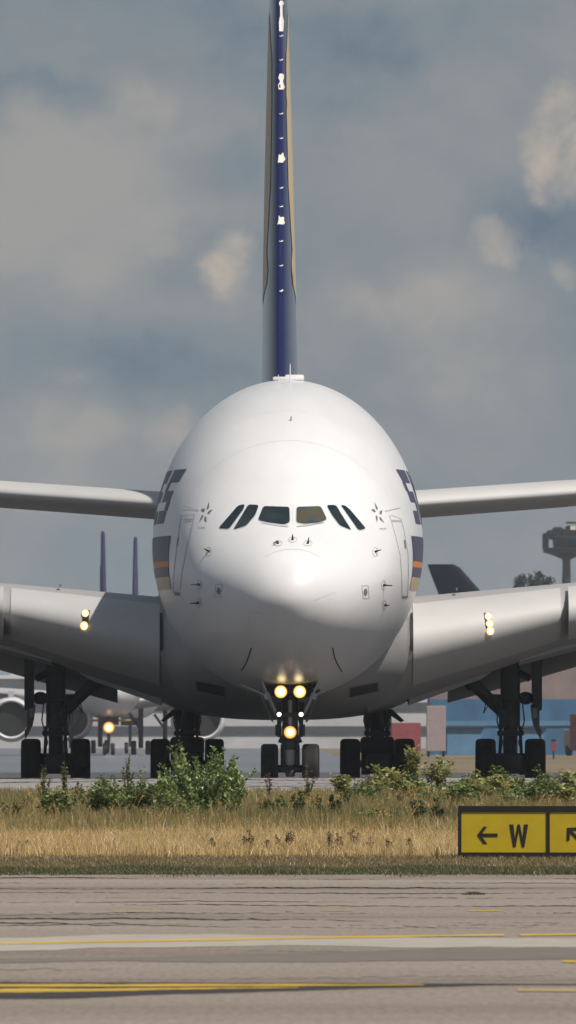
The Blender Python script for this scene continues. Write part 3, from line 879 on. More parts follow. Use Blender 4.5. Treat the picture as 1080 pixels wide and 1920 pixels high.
# ---- tailplane and fin
for sgn in (-1, 1):
    rings = []
    for l, x0, c, zc_, th in ((1.0, 58.2, 12.0, 8.02, 0.98), (3.8, 60.6, 10.2, 8.27, 0.82), (8.4, 64.2, 7.9, 8.64, 0.80), (15.0, 69.4, 4.4, 9.2, 0.42)):
        up = []; dn = []
        for i in range(21):
            t = 1 - math.cos(i / 20 * math.pi / 2); f = nacat(t) / nmax * th / 2
            up.append(Vector((sgn * l, x0 + t * c, zc_ + f))); dn.append(Vector((sgn * l, x0 + t * c, zc_ - f)))
        rings.append(up[::-1] + dn[1:])
    vs, fs = loft_rings(rings); MB().add(vs, fs).build('tailplane', M['tailgrey'], jet, auto=40)
FINS = [(9.6, 50.5, 16.0, 1.26), (11.6, 53.6, 13.6, 1.05), (14.5, 56.4, 11.6, 0.95), (17.6, 59.0, 9.8, 0.83), (20.5, 61.6, 8.2, 0.68), (23.2, 63.9, 6.6, 0.53), (24.3, 65.2, 5.4, 0.42)]
_fs = np.array(FINS)
def fin_at(z): return [float(np.interp(z, _fs[:, 0], _fs[:, k])) for k in (1, 2, 3)]
def fin_half(z, t):
    x0, c, th = fin_at(z); return x0 + t * c, nacat(t) / nmax * th / 2
rings = []
for z in np.linspace(9.6, 24.3, 40):
    x0, c, th = fin_at(z); up = []; dn = []
    for i in range(31):
        t = 1 - math.cos(i / 30 * math.pi / 2); f = nacat(t) / nmax * th / 2
        up.append(Vector((f, x0 + t * c, z))); dn.append(Vector((-f, x0 + t * c, z)))
    rings.append(up[::-1] + dn[1:])
vs, fs = loft_rings(rings)
fin = MB().add(vs, fs).build('tail_fin', M['navy'], jet, auto=40)
# gold bird emblem on both sides: outline as height against chord
bird = [(0.06, 21.4), (0.16, 22.6), (0.30, 22.9), (0.44, 22.5), (0.64, 21.1), (0.56, 20.5), (0.80, 19.3), (0.66, 18.7), (0.88, 17.5), (0.70, 17.0), (0.80, 15.7), (0.55, 15.5), (0.42, 14.4), (0.27, 14.0), (0.10, 14.6), (0.08, 15.0), (0.11, 15.6), (0.085, 16.3), (0.055, 17.5), (0.05, 20.0)]
for sgn in (-1, 1):
    bm = bmesh.new()
    bm.faces.new([bm.verts.new((t * 10, z, 0)) for t, z in bird])
    for lo, hi, ax, st in ((0, 10, 0, 0.25), (13, 23, 1, 0.4)):
        k = lo + st
        while k < hi:
            co = (k, 0, 0) if ax == 0 else (0, k, 0); no = (1, 0, 0) if ax == 0 else (0, 1, 0)
            bmesh.ops.bisect_plane(bm, geom=bm.verts[:] + bm.edges[:] + bm.faces[:], plane_co=co, plane_no=no); k += st
    bmesh.ops.triangulate(bm, faces=bm.faces[:])
    for v in bm.verts:
        t, z = v.co.x / 10, v.co.y
        y_, h_ = fin_half(z, t); v.co = (sgn * (h_ + 0.012), y_ - 0.01, z)
    me = bpy.data.meshes.new('bird_emblem'); bm.to_mesh(me); bm.free(); me.materials.append(M['gold']); me.shade_smooth()
    o = bpy.data.objects.new('bird_emblem', me); COL.objects.link(o); o.parent = fin
FI = bvh(fin)
def chip(pts):
    decal('paint_chip', [pts], M['chip'], fin, FI, off=0.01, step=3, smooth=False)
def jag(cx, cy, w, h, seed, n=11):
    r = random.Random(seed)
    return [(cx + w * r.uniform(0.7, 1.15) * math.cos(t), cy + h * r.uniform(0.7, 1.15) * math.sin(t)) for t in np.linspace(0, 2 * math.pi, n)[:-1]]
chip([(523.5, 4), (526, 1), (530, 2), (532, 7), (529, 11), (529.5, 30), (532, 40), (530.5, 59), (523.5, 59), (523, 42), (525, 30), (525, 12), (523, 8)])
chip([(524, 139), (527, 138), (531.5, 139.5), (532, 146), (530, 152), (531, 157), (533.5, 163), (531, 168), (522.5, 168), (521.5, 160), (525, 153), (522, 146)])
chip([(523, 289), (525.5, 292), (528, 288), (530.5, 286), (532, 293), (535, 298), (530, 305), (522.5, 305), (521, 306), (522, 297)])
chip([(522.5, 404), (526, 408), (530, 406.5), (532.5, 408), (532, 414), (534, 418), (531, 421), (522, 420.5), (520, 422), (522.5, 412)])
for y in (67, 112, 213, 259, 352, 387, 452, 498, 545):
    k = 2.6 if y == 545 else 1.6
    chip([(523, y - 1), (525, y + 1), (527.5, y - 0.3), (530, y - k), (530.5, y + 0.6), (527, y + k), (524.5, y + 1.6)])

# ---- landing gear
def tyre_profile(r, w):
    h = w / 2; p = [(-h * 0.62, r * 0.54), (-h * 0.9, r * 0.66), (-h, r * 0.78), (-h * 0.985, r * 0.88), (-h * 0.88, r * 0.955), (-h * 0.66, r * 0.99)]
    mid = []
    for g in (-0.42, -0.14, 0.14, 0.42):
        mid += [(h * (g - 0.035), r), (h * (g - 0.03), r * 0.975), (h * (g + 0.03), r * 0.975), (h * (g + 0.035), r)]
    return p + mid + [(-a, b) for a, b in p[::-1]]
def wheel(parent, x, y, z, r, w):
    t = MB().lathe(tyre_profile(r, w), (x, y, z), 'X', 48).build('wheel', M['rubber'], parent, auto=50)
    MB().lathe([(-w * 0.42, 0.05), (-w * 0.42, r * 0.36), (-w * 0.34, r * 0.53), (w * 0.34, r * 0.53), (w * 0.42, r * 0.36), (w * 0.42, 0.05)], (x, y, z), 'X', 24).build('hub', M['hub'], parent, auto=40)

# nose gear
NGX = 5.0
cx = loc(544, 1400, NGX).x
b = MB()
b.tube((cx, NGX, 0.50), (cx, NGX, 1.15), 0.15, 0.15, 20).tube((cx, NGX - 0.02, 1.1), (cx, NGX + 0.15, 3.0), 0.20, 0.22, 20)
b.tube((cx - 0.62, NGX, 0.635), (cx + 0.62, NGX, 0.635), 0.085, n=16)
b.box((cx, NGX - 0.02, 0.60), (0.66, 0.22, 0.16), bev=0.03).box((cx, NGX - 0.1, 0.50), (0.24, 0.2, 0.18), bev=0.03)
for s in (-1, 1):
    b.tube((cx + s * 0.28, NGX - 0.05, 1.45), (cx + s * 0.30, NGX + 0.1, 2.35), 0.055, n=10)     # steering actuators and hoses
    b.tube((cx + s * 0.18, NGX - 0.12, 0.7), (cx + s * 0.20, NGX - 0.1, 1.25), 0.07, 0.05, n=10)
    b.box((cx + s * 0.31, NGX - 0.05, 1.62), (0.16, 0.22, 0.30), bev=0.03)
    b.tube((cx + s * 0.30, NGX - 0.05, 1.36), (cx + s * 0.16, NGX - 0.05, 1.30), 0.05, n=8)
    b.path([(cx + s * 0.22, NGX - 0.2, 1.9), (cx + s * 0.30, NGX - 0.22, 1.55), (cx + s * 0.17, NGX - 0.2, 1.15), (cx + s * 0.24, NGX - 0.2, 0.75)], 0.018, 6)
b.box((cx, NGX - 0.12, 1.42), (0.5, 0.2, 0.16), bev=0.03).box((cx, NGX - 0.1, 2.02), (0.66, 0.2, 0.12), bev=0.02).box((cx, NGX - 0.15, 2.62), (0.8, 0.16, 0.12), bev=0.02)
b.tube((cx, NGX + 0.1, 2.3), (cx, NGX + 2.6, 3.0), 0.10, n=10)
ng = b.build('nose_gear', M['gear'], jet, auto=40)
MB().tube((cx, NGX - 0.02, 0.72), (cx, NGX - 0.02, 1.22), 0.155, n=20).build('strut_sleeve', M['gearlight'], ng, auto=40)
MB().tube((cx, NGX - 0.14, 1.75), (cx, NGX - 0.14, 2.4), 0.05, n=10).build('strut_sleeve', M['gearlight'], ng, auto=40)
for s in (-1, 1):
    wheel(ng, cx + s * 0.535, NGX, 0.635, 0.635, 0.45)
def lamp(px, py, y, r_, mat, parent):
    c = loc(px, py, y)
    h_ = MB().lathe([(0.16, r_ * 0.55), (0.04, r_ * 1.12), (-0.02, r_ * 1.15)], c, 'Y', 24).build('lamp', M['gear'], parent, auto=40)
    MB().sphere(c + Vector((0, -0.03, 0)), r_ * (1.15 if r_ > 0.1 else 1), 12, (1, 0.30, 1)).build('lens', mat, h_, smooth=True)
lamp(526.5, 1297, NGX - 0.28, 0.145, M['glowlamp'], ng); lamp(562, 1297, NGX - 0.28, 0.145, M['glowlamp'], ng)
lamp(544, 1373, NGX - 0.30, 0.145, M['glowlamporange'], ng)
lamp(523.3, 1339.5, NGX - 0.22, 0.055, M['lampw'], ng); lamp(564.5, 1339.5, NGX - 0.22, 0.055, M['lampw'], ng)
# nose gear bay and its four doors
MB().box((cx, 6.3, 2.70), (1.20, 2.2, 0.40)).build('gear_bay', M['dark'], ng)
for s in (-1, 1):
    a = Vector((cx + s * 0.70, 3.6, 2.86)); c_ = Vector((cx + s * 0.36, 3.6, 2.12))
    n_ = Vector((s * 0.045, 0, 0.02))
    MB().slab([a, c_, c_ + Vector((0, 2.3, -0.1)), a + Vector((0, 2.6, -0.1))], n_).box((cx + s * 0.60, 3.7, 2.50), (0.16, 0.2, 0.16), Matrix.Rotation(s * 0.4, 4, 'Y')).build('gear_door', M['gearlight'], ng)
    MB().tube((cx + s * 0.62, 4.2, 2.52), (cx + s * 1.28, 4.6, 2.80), 0.03, 0.02, 8).build('door_link', M['gearlight'], ng)
    MB().slab([(cx + s * 0.75, 7.0, 2.66), (cx + s * 0.42, 7.0, 1.82), (cx + s * 0.42, 9.0, 1.86), (cx + s * 0.75, 9.4, 2.6)], (s * 0.05, 0, 0.02)).build('gear_door', M['flap'], ng)

def bogie_gear(name, pxc, axles, z_r, half, top, wing):
    ym = sum(axles) / len(axles)
    x = loc(pxc, 1420, axles[0]).x; s = 1 if x > 0 else -1
    b = MB()
    for y in axles:
        b.tube((x - half, y, z_r), (x + half, y, z_r), 0.10, n=14)
    b.box((x, ym, z_r + 0.02), (0.34, axles[-1] - axles[0] + 0.5, 0.36), bev=0.06)
    b.tube((x, ym, z_r), (x, ym, 2.0), 0.20, n=20).tube((x, ym, 1.7), (x, ym + 0.1, top), 0.27 if wing else 0.36, n=20)
    b.box((x, axles[0] - 0.3, z_r + 0.05), (0.62, 0.5, 0.5), bev=0.08)
    b.box((x, axles[0] - 0.2, z_r - 0.22), (0.9, 0.25, 0.10), bev=0.03)
    for q in (-1, 1):
        b.lathe([(-0.12, 0.30), (0.12, 0.30)], (x + q * 0.34, axles[0], z_r), 'X', 20)
        b.tube((x + q * 0.30, ym - 0.3, z_r + 0.2), (x + q * 0.26, ym - 0.3, 1.75), 0.045, n=8)
        b.path([(x + q * 0.30, ym - 0.4, 2.6), (x + q * 0.38, ym - 0.5, 1.9), (x + q * 0.22, ym - 0.5, 1.3), (x + q * 0.34, ym - 0.5, 0.9)], 0.02, 6)
    b.box((x, ym - 0.25, 1.55), (0.74, 0.3, 0.14), bev=0.03).box((x + s * -0.22, ym - 0.2, 1.95), (0.2, 0.3, 0.5), bev=0.03)
    if wing:
        b.box((x - s * 0.02, ym, 3.1), (0.50, 0.7, 1.3), bev=0.08)
        b.tube((x - s * 0.05, ym - 0.1, 1.95), (x - s * 1.22, ym - 0.3, 3.12), 0.15, 0.19, 12)   # side stay
        b.tube((x - s * 1.0, ym - 0.3, 2.85), (x - s * 1.55, ym - 0.3, 3.35), 0.2, 0.14, 12)
        b.box((x - s * 0.42, ym - 0.2, 2.42), (0.34, 0.35, 0.42), bev=0.06)
        b.path([(x - s * 0.55, ym - 0.4, 2.45), (x - s * 0.75, ym - 0.5, 2.1), (x - s * 0.68, ym - 0.4, 2.4)], 0.015, 6)
        b.tube((x + s * 0.1, ym, 3.3), (x + s * 0.55, ym, 3.05), 0.10, n=10)
        b.tube((x + s * 0.1, ym, 2.5), (x + s * 0.50, ym, 2.55), 0.07, n=10)
        b.sphere((x + s * 0.42, ym - 0.2, 2.52), 0.2, 8, (1.1, 1.2, 0.9))
    else:
        b.tube((x, ym - 0.2, 1.8), (x - s * 0.1, ym - 2.4, 2.4), 0.2, n=12)
        b.box((x, ym - 0.3, 1.2), (0.95, 0.5, 0.5), bev=0.1)
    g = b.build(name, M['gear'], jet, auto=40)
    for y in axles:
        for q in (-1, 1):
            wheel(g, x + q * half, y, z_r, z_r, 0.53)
    if wing:
        # outboard door: tall plate with a narrow pointed lower leaf
        up = [(ym - 0.8, 3.62), (ym - 0.8, 2.28), (ym + 0.7, 2.20), (ym + 0.8, 3.62)]
        MB().slab([(x + s * 0.60, y, z) for y, z in up], (s * 0.26, 0, -0.03)).build('gear_door', M['gear'], g)
        lo = [(0.56, 2.34), (0.80, 2.30), (0.80, 1.7), (0.86, 1.62), (0.84, 1.38), (0.66, 1.72), (0.60, 1.95)]
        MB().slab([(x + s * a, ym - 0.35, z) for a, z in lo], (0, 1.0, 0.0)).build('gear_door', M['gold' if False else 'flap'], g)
        MB().slab([(x + s * a, ym - 0.36, z) for a, z in ((0.60, 2.30), (0.73, 2.28), (0.72, 1.98), (0.62, 1.98))], (0, 0.05, 0)).build('door_lining', M['gearlight'], g)
    else:
        MB().slab([(x + s * 0.12, ym - 1.2, 2.22), (x + s * 0.66, ym - 1.2, 1.86), (x + s * 0.74, ym - 1.2, 1.90), (x + s * 0.4, ym - 1.2, 2.22)], (0, 2.6, 0.0)).build('gear_door', M['dark'], g)
    return g
bogie_gear('wing_gear', 104, [32.8, 34.5], 0.70, 0.685, 4.4, True)
bogie_gear('wing_gear', 958, [32.8, 34.5], 0.70, 0.685, 4.4, True)
bogie_gear('body_gear', 351, [35.0, 36.7, 38.4], 0.70, 0.755, 2.9, False)
bogie_gear('body_gear', 708.5, [35.0, 36.7, 38.4], 0.70, 0.755, 2.9, False)

# ------------------------------------------------------------------ taxiway sign
SD = 300.0
sx = (860 - 540) * SD / F
sg = tag(empty('taxiway_sign', (sx, SD, gz(SD)), R(-7)), 'yellow two panel taxiway direction sign with black frame and arrows in the grass', 'sign')
PXM = SD / F
def sz(py): return CZ + (HY - py) * PXM - gz(SD)
zb_, zt_ = sz(1606.5), sz(1511)
pw = 1.50; fw = 0.062; dep = 0.26
M['signframe'] = pbr('sign_frame_black', (0.007, 0.006, 0.006), 0.55, var=0.2, scale=8)
M['signface'] = pbr('sign_face_yellow', (0.50, 0.36, 0.008), 0.42, var=0.10, scale=3.0)
M['signink'] = pbr('sign_legend_black', (0.012, 0.010, 0.010), 0.5)
Wt = 2 * pw + 3 * fw
b = MB()
b.box((Wt / 2, 0, zt_ - 0.055), (Wt, dep, 0.11), bev=0.006).box((Wt / 2, 0, zb_ + 0.04), (Wt, dep, 0.08), bev=0.006)
h_ = zt_ - zb_ - 0.19
for k in range(3):
    b.box((fw / 2 + k * (pw + fw), 0, zb_ + 0.08 + h_ / 2), (fw, dep - 0.006, h_), bev=0.004)
b.build('frame', M['signframe'], sg)
MB().box((Wt / 2, 0.05, zb_ + 0.08 + h_ / 2), (Wt - 2 * fw, dep - 0.14, h_)).build('housing', M['signframe'], sg)
pz0, pz1 = zb_ + 0.08, zt_ - 0.11
yf = -dep / 2 + 0.030
legend_src = {}
for k in range(2):
    x0 = fw + k * (pw + fw)
    pn = MB().box((x0 + pw / 2, yf, (pz0 + pz1) / 2), (pw, 0.02, pz1 - pz0)).build('panel', M['signface'], sg)
    def P(u, v):   # metres from panel left and down from the panel top
        return (x0 + u, yf - 0.0145, pz1 - v)
    def ink(name, polys):
        m_ = MB()
        for i, q in enumerate(polys):
            m_.slab([P(*p) for p in q], (0, -0.003 - 0.0007 * i, 0))
        return m_.build(name, M['signink'], pn)
    if k == 0:
        # arrow pointing left
        s_ = 0.062
        ink('arrow', [[(0.33, 0.405 - s_/2), (0.64, 0.405 - s_/2), (0.64, 0.405 + s_/2), (0.33, 0.405 + s_/2)],
                      [(0.275, 0.405), (0.39, 0.255), (0.455, 0.255), (0.345, 0.405)],
                      [(0.275, 0.405), (0.345, 0.405), (0.455, 0.555), (0.39, 0.555)]])
        # W
        x, w, t0, t1, st = 0.845, 0.335, 0.215, 0.615, 0.075
        ink('letter', [[(x, t0), (x + st, t0), (x + w * 0.335, t1), (x + w * 0.20, t1)],
                       [(x + w * 0.20, t1), (x + w * 0.335, t1), (x + w * 0.565, t0), (x + w * 0.435, t0)],
                       [(x + w * 0.435, t0), (x + w * 0.565, t0), (x + w * 0.80, t1), (x + w * 0.665, t1)],
                       [(x + w * 0.665, t1), (x + w * 0.80, t1), (x + w, t0), (x + w - st, t0)]])
    else:
        c = 0.06 / 1.414
        ax_, ay = 0.30, 0.275
        ink('arrow', [[(ax_ + c/2, ay + c * 1.5), (ax_ + c * 1.5, ay + c/2), (ax_ + 0.33, ay + 0.33 - c), (ax_ + 0.33 - c, ay + 0.33)],
                      [(ax_, ay), (ax_ + 0.20, ay - 0.012), (ax_ + 0.20, ay + 0.045), (ax_, ay + 0.06)],
                      [(ax_, ay + 0.06), (ax_ + 0.055, ay + 0.057), (ax_ + 0.05, ay + 0.215), (ax_ - 0.005, ay + 0.235)]])
for k in range(3):
    x = 0.12 + k * (Wt - 0.24) / 2
    MB().box((x, 0, zb_ / 2 - 0.1), (0.07, 0.07, zb_ + 0.2)).build('leg', M['signframe'], sg)

# ------------------------------------------------------------------ grass and weeds
M['blade'] = leafmat('grass_blade', True, trans=0.55)
M['leaf'] = leafmat('plant_leaf', True, trans=0.35)
M['stem'] = pbr('plant_stem', (0.10, 0.085, 0.04), 0.8, var=0.3, scale=9)
M['drystem'] = pbr('dry_stem', (0.075, 0.045, 0.025), 0.85, var=0.3, scale=9)

def coloured(name, V, Fc, C, mat, parent=None):
    """V (n,3), faces as (m,k) array, per-vertex colour"""
    me = bpy.data.meshes.new(name)
    n, m, k = len(V), len(Fc), Fc.shape[1]
    me.vertices.add(n); me.vertices.foreach_set('co', np.asarray(V, np.float32).ravel())
    me.loops.add(m * k); me.loops.foreach_set('vertex_index', Fc.astype(np.int32).ravel())
    me.polygons.add(m); me.polygons.foreach_set('loop_start', np.arange(0, m * k, k, dtype=np.int32))
    me.update(calc_edges=True)
    a = me.color_attributes.new('Col', 'FLOAT_COLOR', 'POINT')
    c4 = np.ones((n, 4), np.float32); c4[:, :3] = C
    a.data.foreach_set('color', c4.ravel())
    me.materials.append(mat)
    o = bpy.data.objects.new(name, me); COL.objects.link(o)
    if parent: o.parent = parent
    return o

zg_np = np.vectorize(gz)
def blades(name, n, y0, y1, xh, hfun, wid, palette, weights, lean=0.35, seed=1, bias=1.0, patch=None):
    r = np.random.default_rng(seed)
    x = r.uniform(-xh, xh, n); y = y0 + (y1 - y0) * r.random(n) ** bias
    if patch is not None:
        keep = r.random(n) < patch(x, y, r); x = x[keep]; y = y[keep]; n = len(x)
    h = hfun(x, y, r)
    z = np.interp(y, GYf, GZf)
    az = r.uniform(0, 2 * np.pi, n); ln = np.abs(r.normal(0, lean, n)) * h
    dx = np.cos(az) * ln; dy = np.sin(az) * ln
    fa = r.uniform(-0.9, 0.9, n)          # blade face bearing
    wx = np.cos(fa) * wid * r.uniform(0.6, 1.4, n) / 2; wy = np.sin(fa) * wid / 2
    p = np.stack([x, y, z - 0.02], 1)
    V = np.empty((n, 5, 3))
    V[:, 0] = p + np.stack([-wx, -wy, 0 * wx], 1); V[:, 1] = p + np.stack([wx, wy, 0 * wx], 1)
    mid = p + np.stack([dx * 0.35, dy * 0.35, h * 0.6], 1)
    V[:, 2] = mid + np.stack([wx * 0.8, wy * 0.8, 0 * wx], 1); V[:, 3] = mid + np.stack([-wx * 0.8, -wy * 0.8, 0 * wx], 1)
    V[:, 4] = p + np.stack([dx, dy, h], 1)
    b_ = np.arange(n)[:, None] * 5
    Fc = np.concatenate([b_ + np.array([[0, 1, 2]]), b_ + np.array([[0, 2, 3]]), b_ + np.array([[3, 2, 4]])])
    pal = np.array(palette); w = np.array(weights, float)
    if callable(weights): idx = None
    idx = r.choice(len(pal), n, p=w / w.sum())
    c = pal[idx] * r.uniform(0.75, 1.25, (n, 1))
    C = np.repeat(c, 5, 0)
    o = coloured(name, V.reshape(-1, 3), Fc, C, M['blade']); o['kind'] = 'stuff'
    return o
GYf = np.arange(280, 440, 0.5); GZf = np.array([gz(v) for v in GYf])
def lump(x, y, a, b, s):
    return 0.5 + 0.5 * np.sin(x * a + s + 1.3 * np.sin(y * b + s * 2)) * np.cos(y * b * 0.7 + x * a * 0.35 + s)
TAN = [(0.84, 0.60, 0.27), (0.76, 0.53, 0.22), (0.90, 0.70, 0.37), (0.52, 0.36, 0.16)]
OLV = [(0.20, 0.20, 0.06), (0.30, 0.26, 0.09), (0.11, 0.14, 0.035), (0.44, 0.33, 0.13), (0.58, 0.43, 0.19)]
GRN = [(0.075, 0.11, 0.03), (0.11, 0.13, 0.04), (0.19, 0.165, 0.07), (0.28, 0.21, 0.10)]
# mown verge: a greener fringe along the concrete, then brownish stubble
blades('mown_grass', 36000, 290.1, 293.6, 9, lambda x, y, r: (0.06 + 0.09 * lump(x, y, 1.9, 0.8, 1) * r.uniform(0.4, 1, len(x))), 0.013, GRN, [4, 4, 3, 2], 0.5, 31)
blades('mown_grass', 42000, 293, 302, 9, lambda x, y, r: (0.05 + 0.06 * r.random(len(x))), 0.012, [(0.33, 0.24, 0.11), (0.27, 0.20, 0.09), (0.15, 0.14, 0.055), (0.42, 0.31, 0.14)], [4, 4, 2, 2], 0.6, 32)
blades('mown_grass', 5200, 288.0, 290.4, 9, lambda x, y, r: 0.03 + 0.06 * r.random(len(x)), 0.013, GRN, [3, 4, 4, 3], 0.7, 37,
       patch=lambda x, y, r: np.clip(lump(x, y, 2.3, 0.6, 3) * 1.3 - (290.4 - y) * 0.42, 0, 1))
# golden dry grass
blades('dry_grass', 52000, 300.5, 318, 9, lambda x, y, r: (0.16 + 0.24 * r.random(len(x)) * (0.6 + 0.4 * lump(x, y, 0.9, 0.4, 2))), 0.009, TAN + [(0.20, 0.16, 0.06)], [4, 3, 4, 1, 1], 0.6, 33, bias=1.3)
# rank mixed grass behind it
blades('tall_grass', 70000, 312, 340, 9.5, lambda x, y, r: (0.22 + 0.36 * r.random(len(x)) * (0.45 + 0.55 * lump(x, y, 1.1, 0.3, 4))), 0.010, OLV + [(0.46, 0.32, 0.13)], [3, 4, 2, 4, 3, 2], 0.28, 34)
blades('tall_grass', 26000, 338, 360, 9.5, lambda x, y, r: (0.06 + 0.10 * r.random(len(x))), 0.012, OLV, [3, 4, 2, 4, 2], 0.4, 35)
blades('green_grass', 9000, 319, 327, 4.2, lambda x, y, r: 0.20 + 0.26 * r.random(len(x)), 0.011, [(0.09, 0.13, 0.03), (0.14, 0.18, 0.05), (0.07, 0.10, 0.025), (0.24, 0.24, 0.08)], [4, 3, 3, 2], 0.3, 36,
       patch=lambda x, y, r: np.clip(np.exp(-((x - 2.2) / 2.2) ** 2) + 0.5 * np.exp(-((x - 0.3) / 0.5) ** 2) + 0.35 * np.exp(-((x + 2.6) / 1.3) ** 2), 0, 1))
# nodding seed heads over the rank grass
def seedheads(name, n, y0, y1, hlo, hhi, seed, pal, xr=(-9, 9)):
    r = np.random.default_rng(seed); V = []; Fc = []; C = []
    for i in range(n):
        x, y = r.uniform(*xr), r.uniform(y0, y1); z = float(np.interp(y, GYf, GZf)); h = r.uniform(hlo, hhi)
        a = r.uniform(-0.25, 0.25); c = np.array(pal[r.integers(len(pal))]) * r.uniform(0.8, 1.2)
        pts = [np.array((x + a * t * t * h * 1.5, y, z + h * (t - 0.12 * t ** 4))) for t in np.linspace(0, 1, 6)]
        for p, q in zip(pts[:-1], pts[1:]):
            k = len(V); w = 0.0035
            V += [p - (w, 0, 0), p + (w, 0, 0), q + (w, 0, 0), q - (w, 0, 0)]; C += [c] * 4; Fc.append((k, k + 1, k + 2, k + 3))
        tip = pts[-1]; d = pts[-1] - pts[-2]; d /= np.linalg.norm(d)
        for j in range(9):
            t = j / 8; o_ = tip - d * 0.16 * (1 - t); s_ = 0.020 * math.sin(math.pi * (0.15 + 0.8 * t)) + 0.004
            k = len(V); u = np.array((r.uniform(-1, 1), r.uniform(-1, 1), r.uniform(0.2, 1.0))) * s_ * 1.4
            V += [o_ - (0.006, 0, 0), o_ + u * 0.6 + (0.007, 0, 0), o_ + u * 1.6, o_ + u * 0.6 - (0.007, 0, 0)]; C += [c * 1.1] * 4; Fc.append((k, k + 1, k + 2, k + 3))
    o = coloured(name, np.array(V), np.array(Fc), np.array(C), M['blade']); o['kind'] = 'stuff'
seedheads('seed_heads', 520, 313, 333, 0.42, 0.72, 41, [(0.70, 0.49, 0.20), (0.58, 0.40, 0.17), (0.42, 0.31, 0.12)])
seedheads('seed_heads', 300, 301, 314, 0.30, 0.46, 42, [(0.75, 0.52, 0.21), (0.60, 0.42, 0.16)])

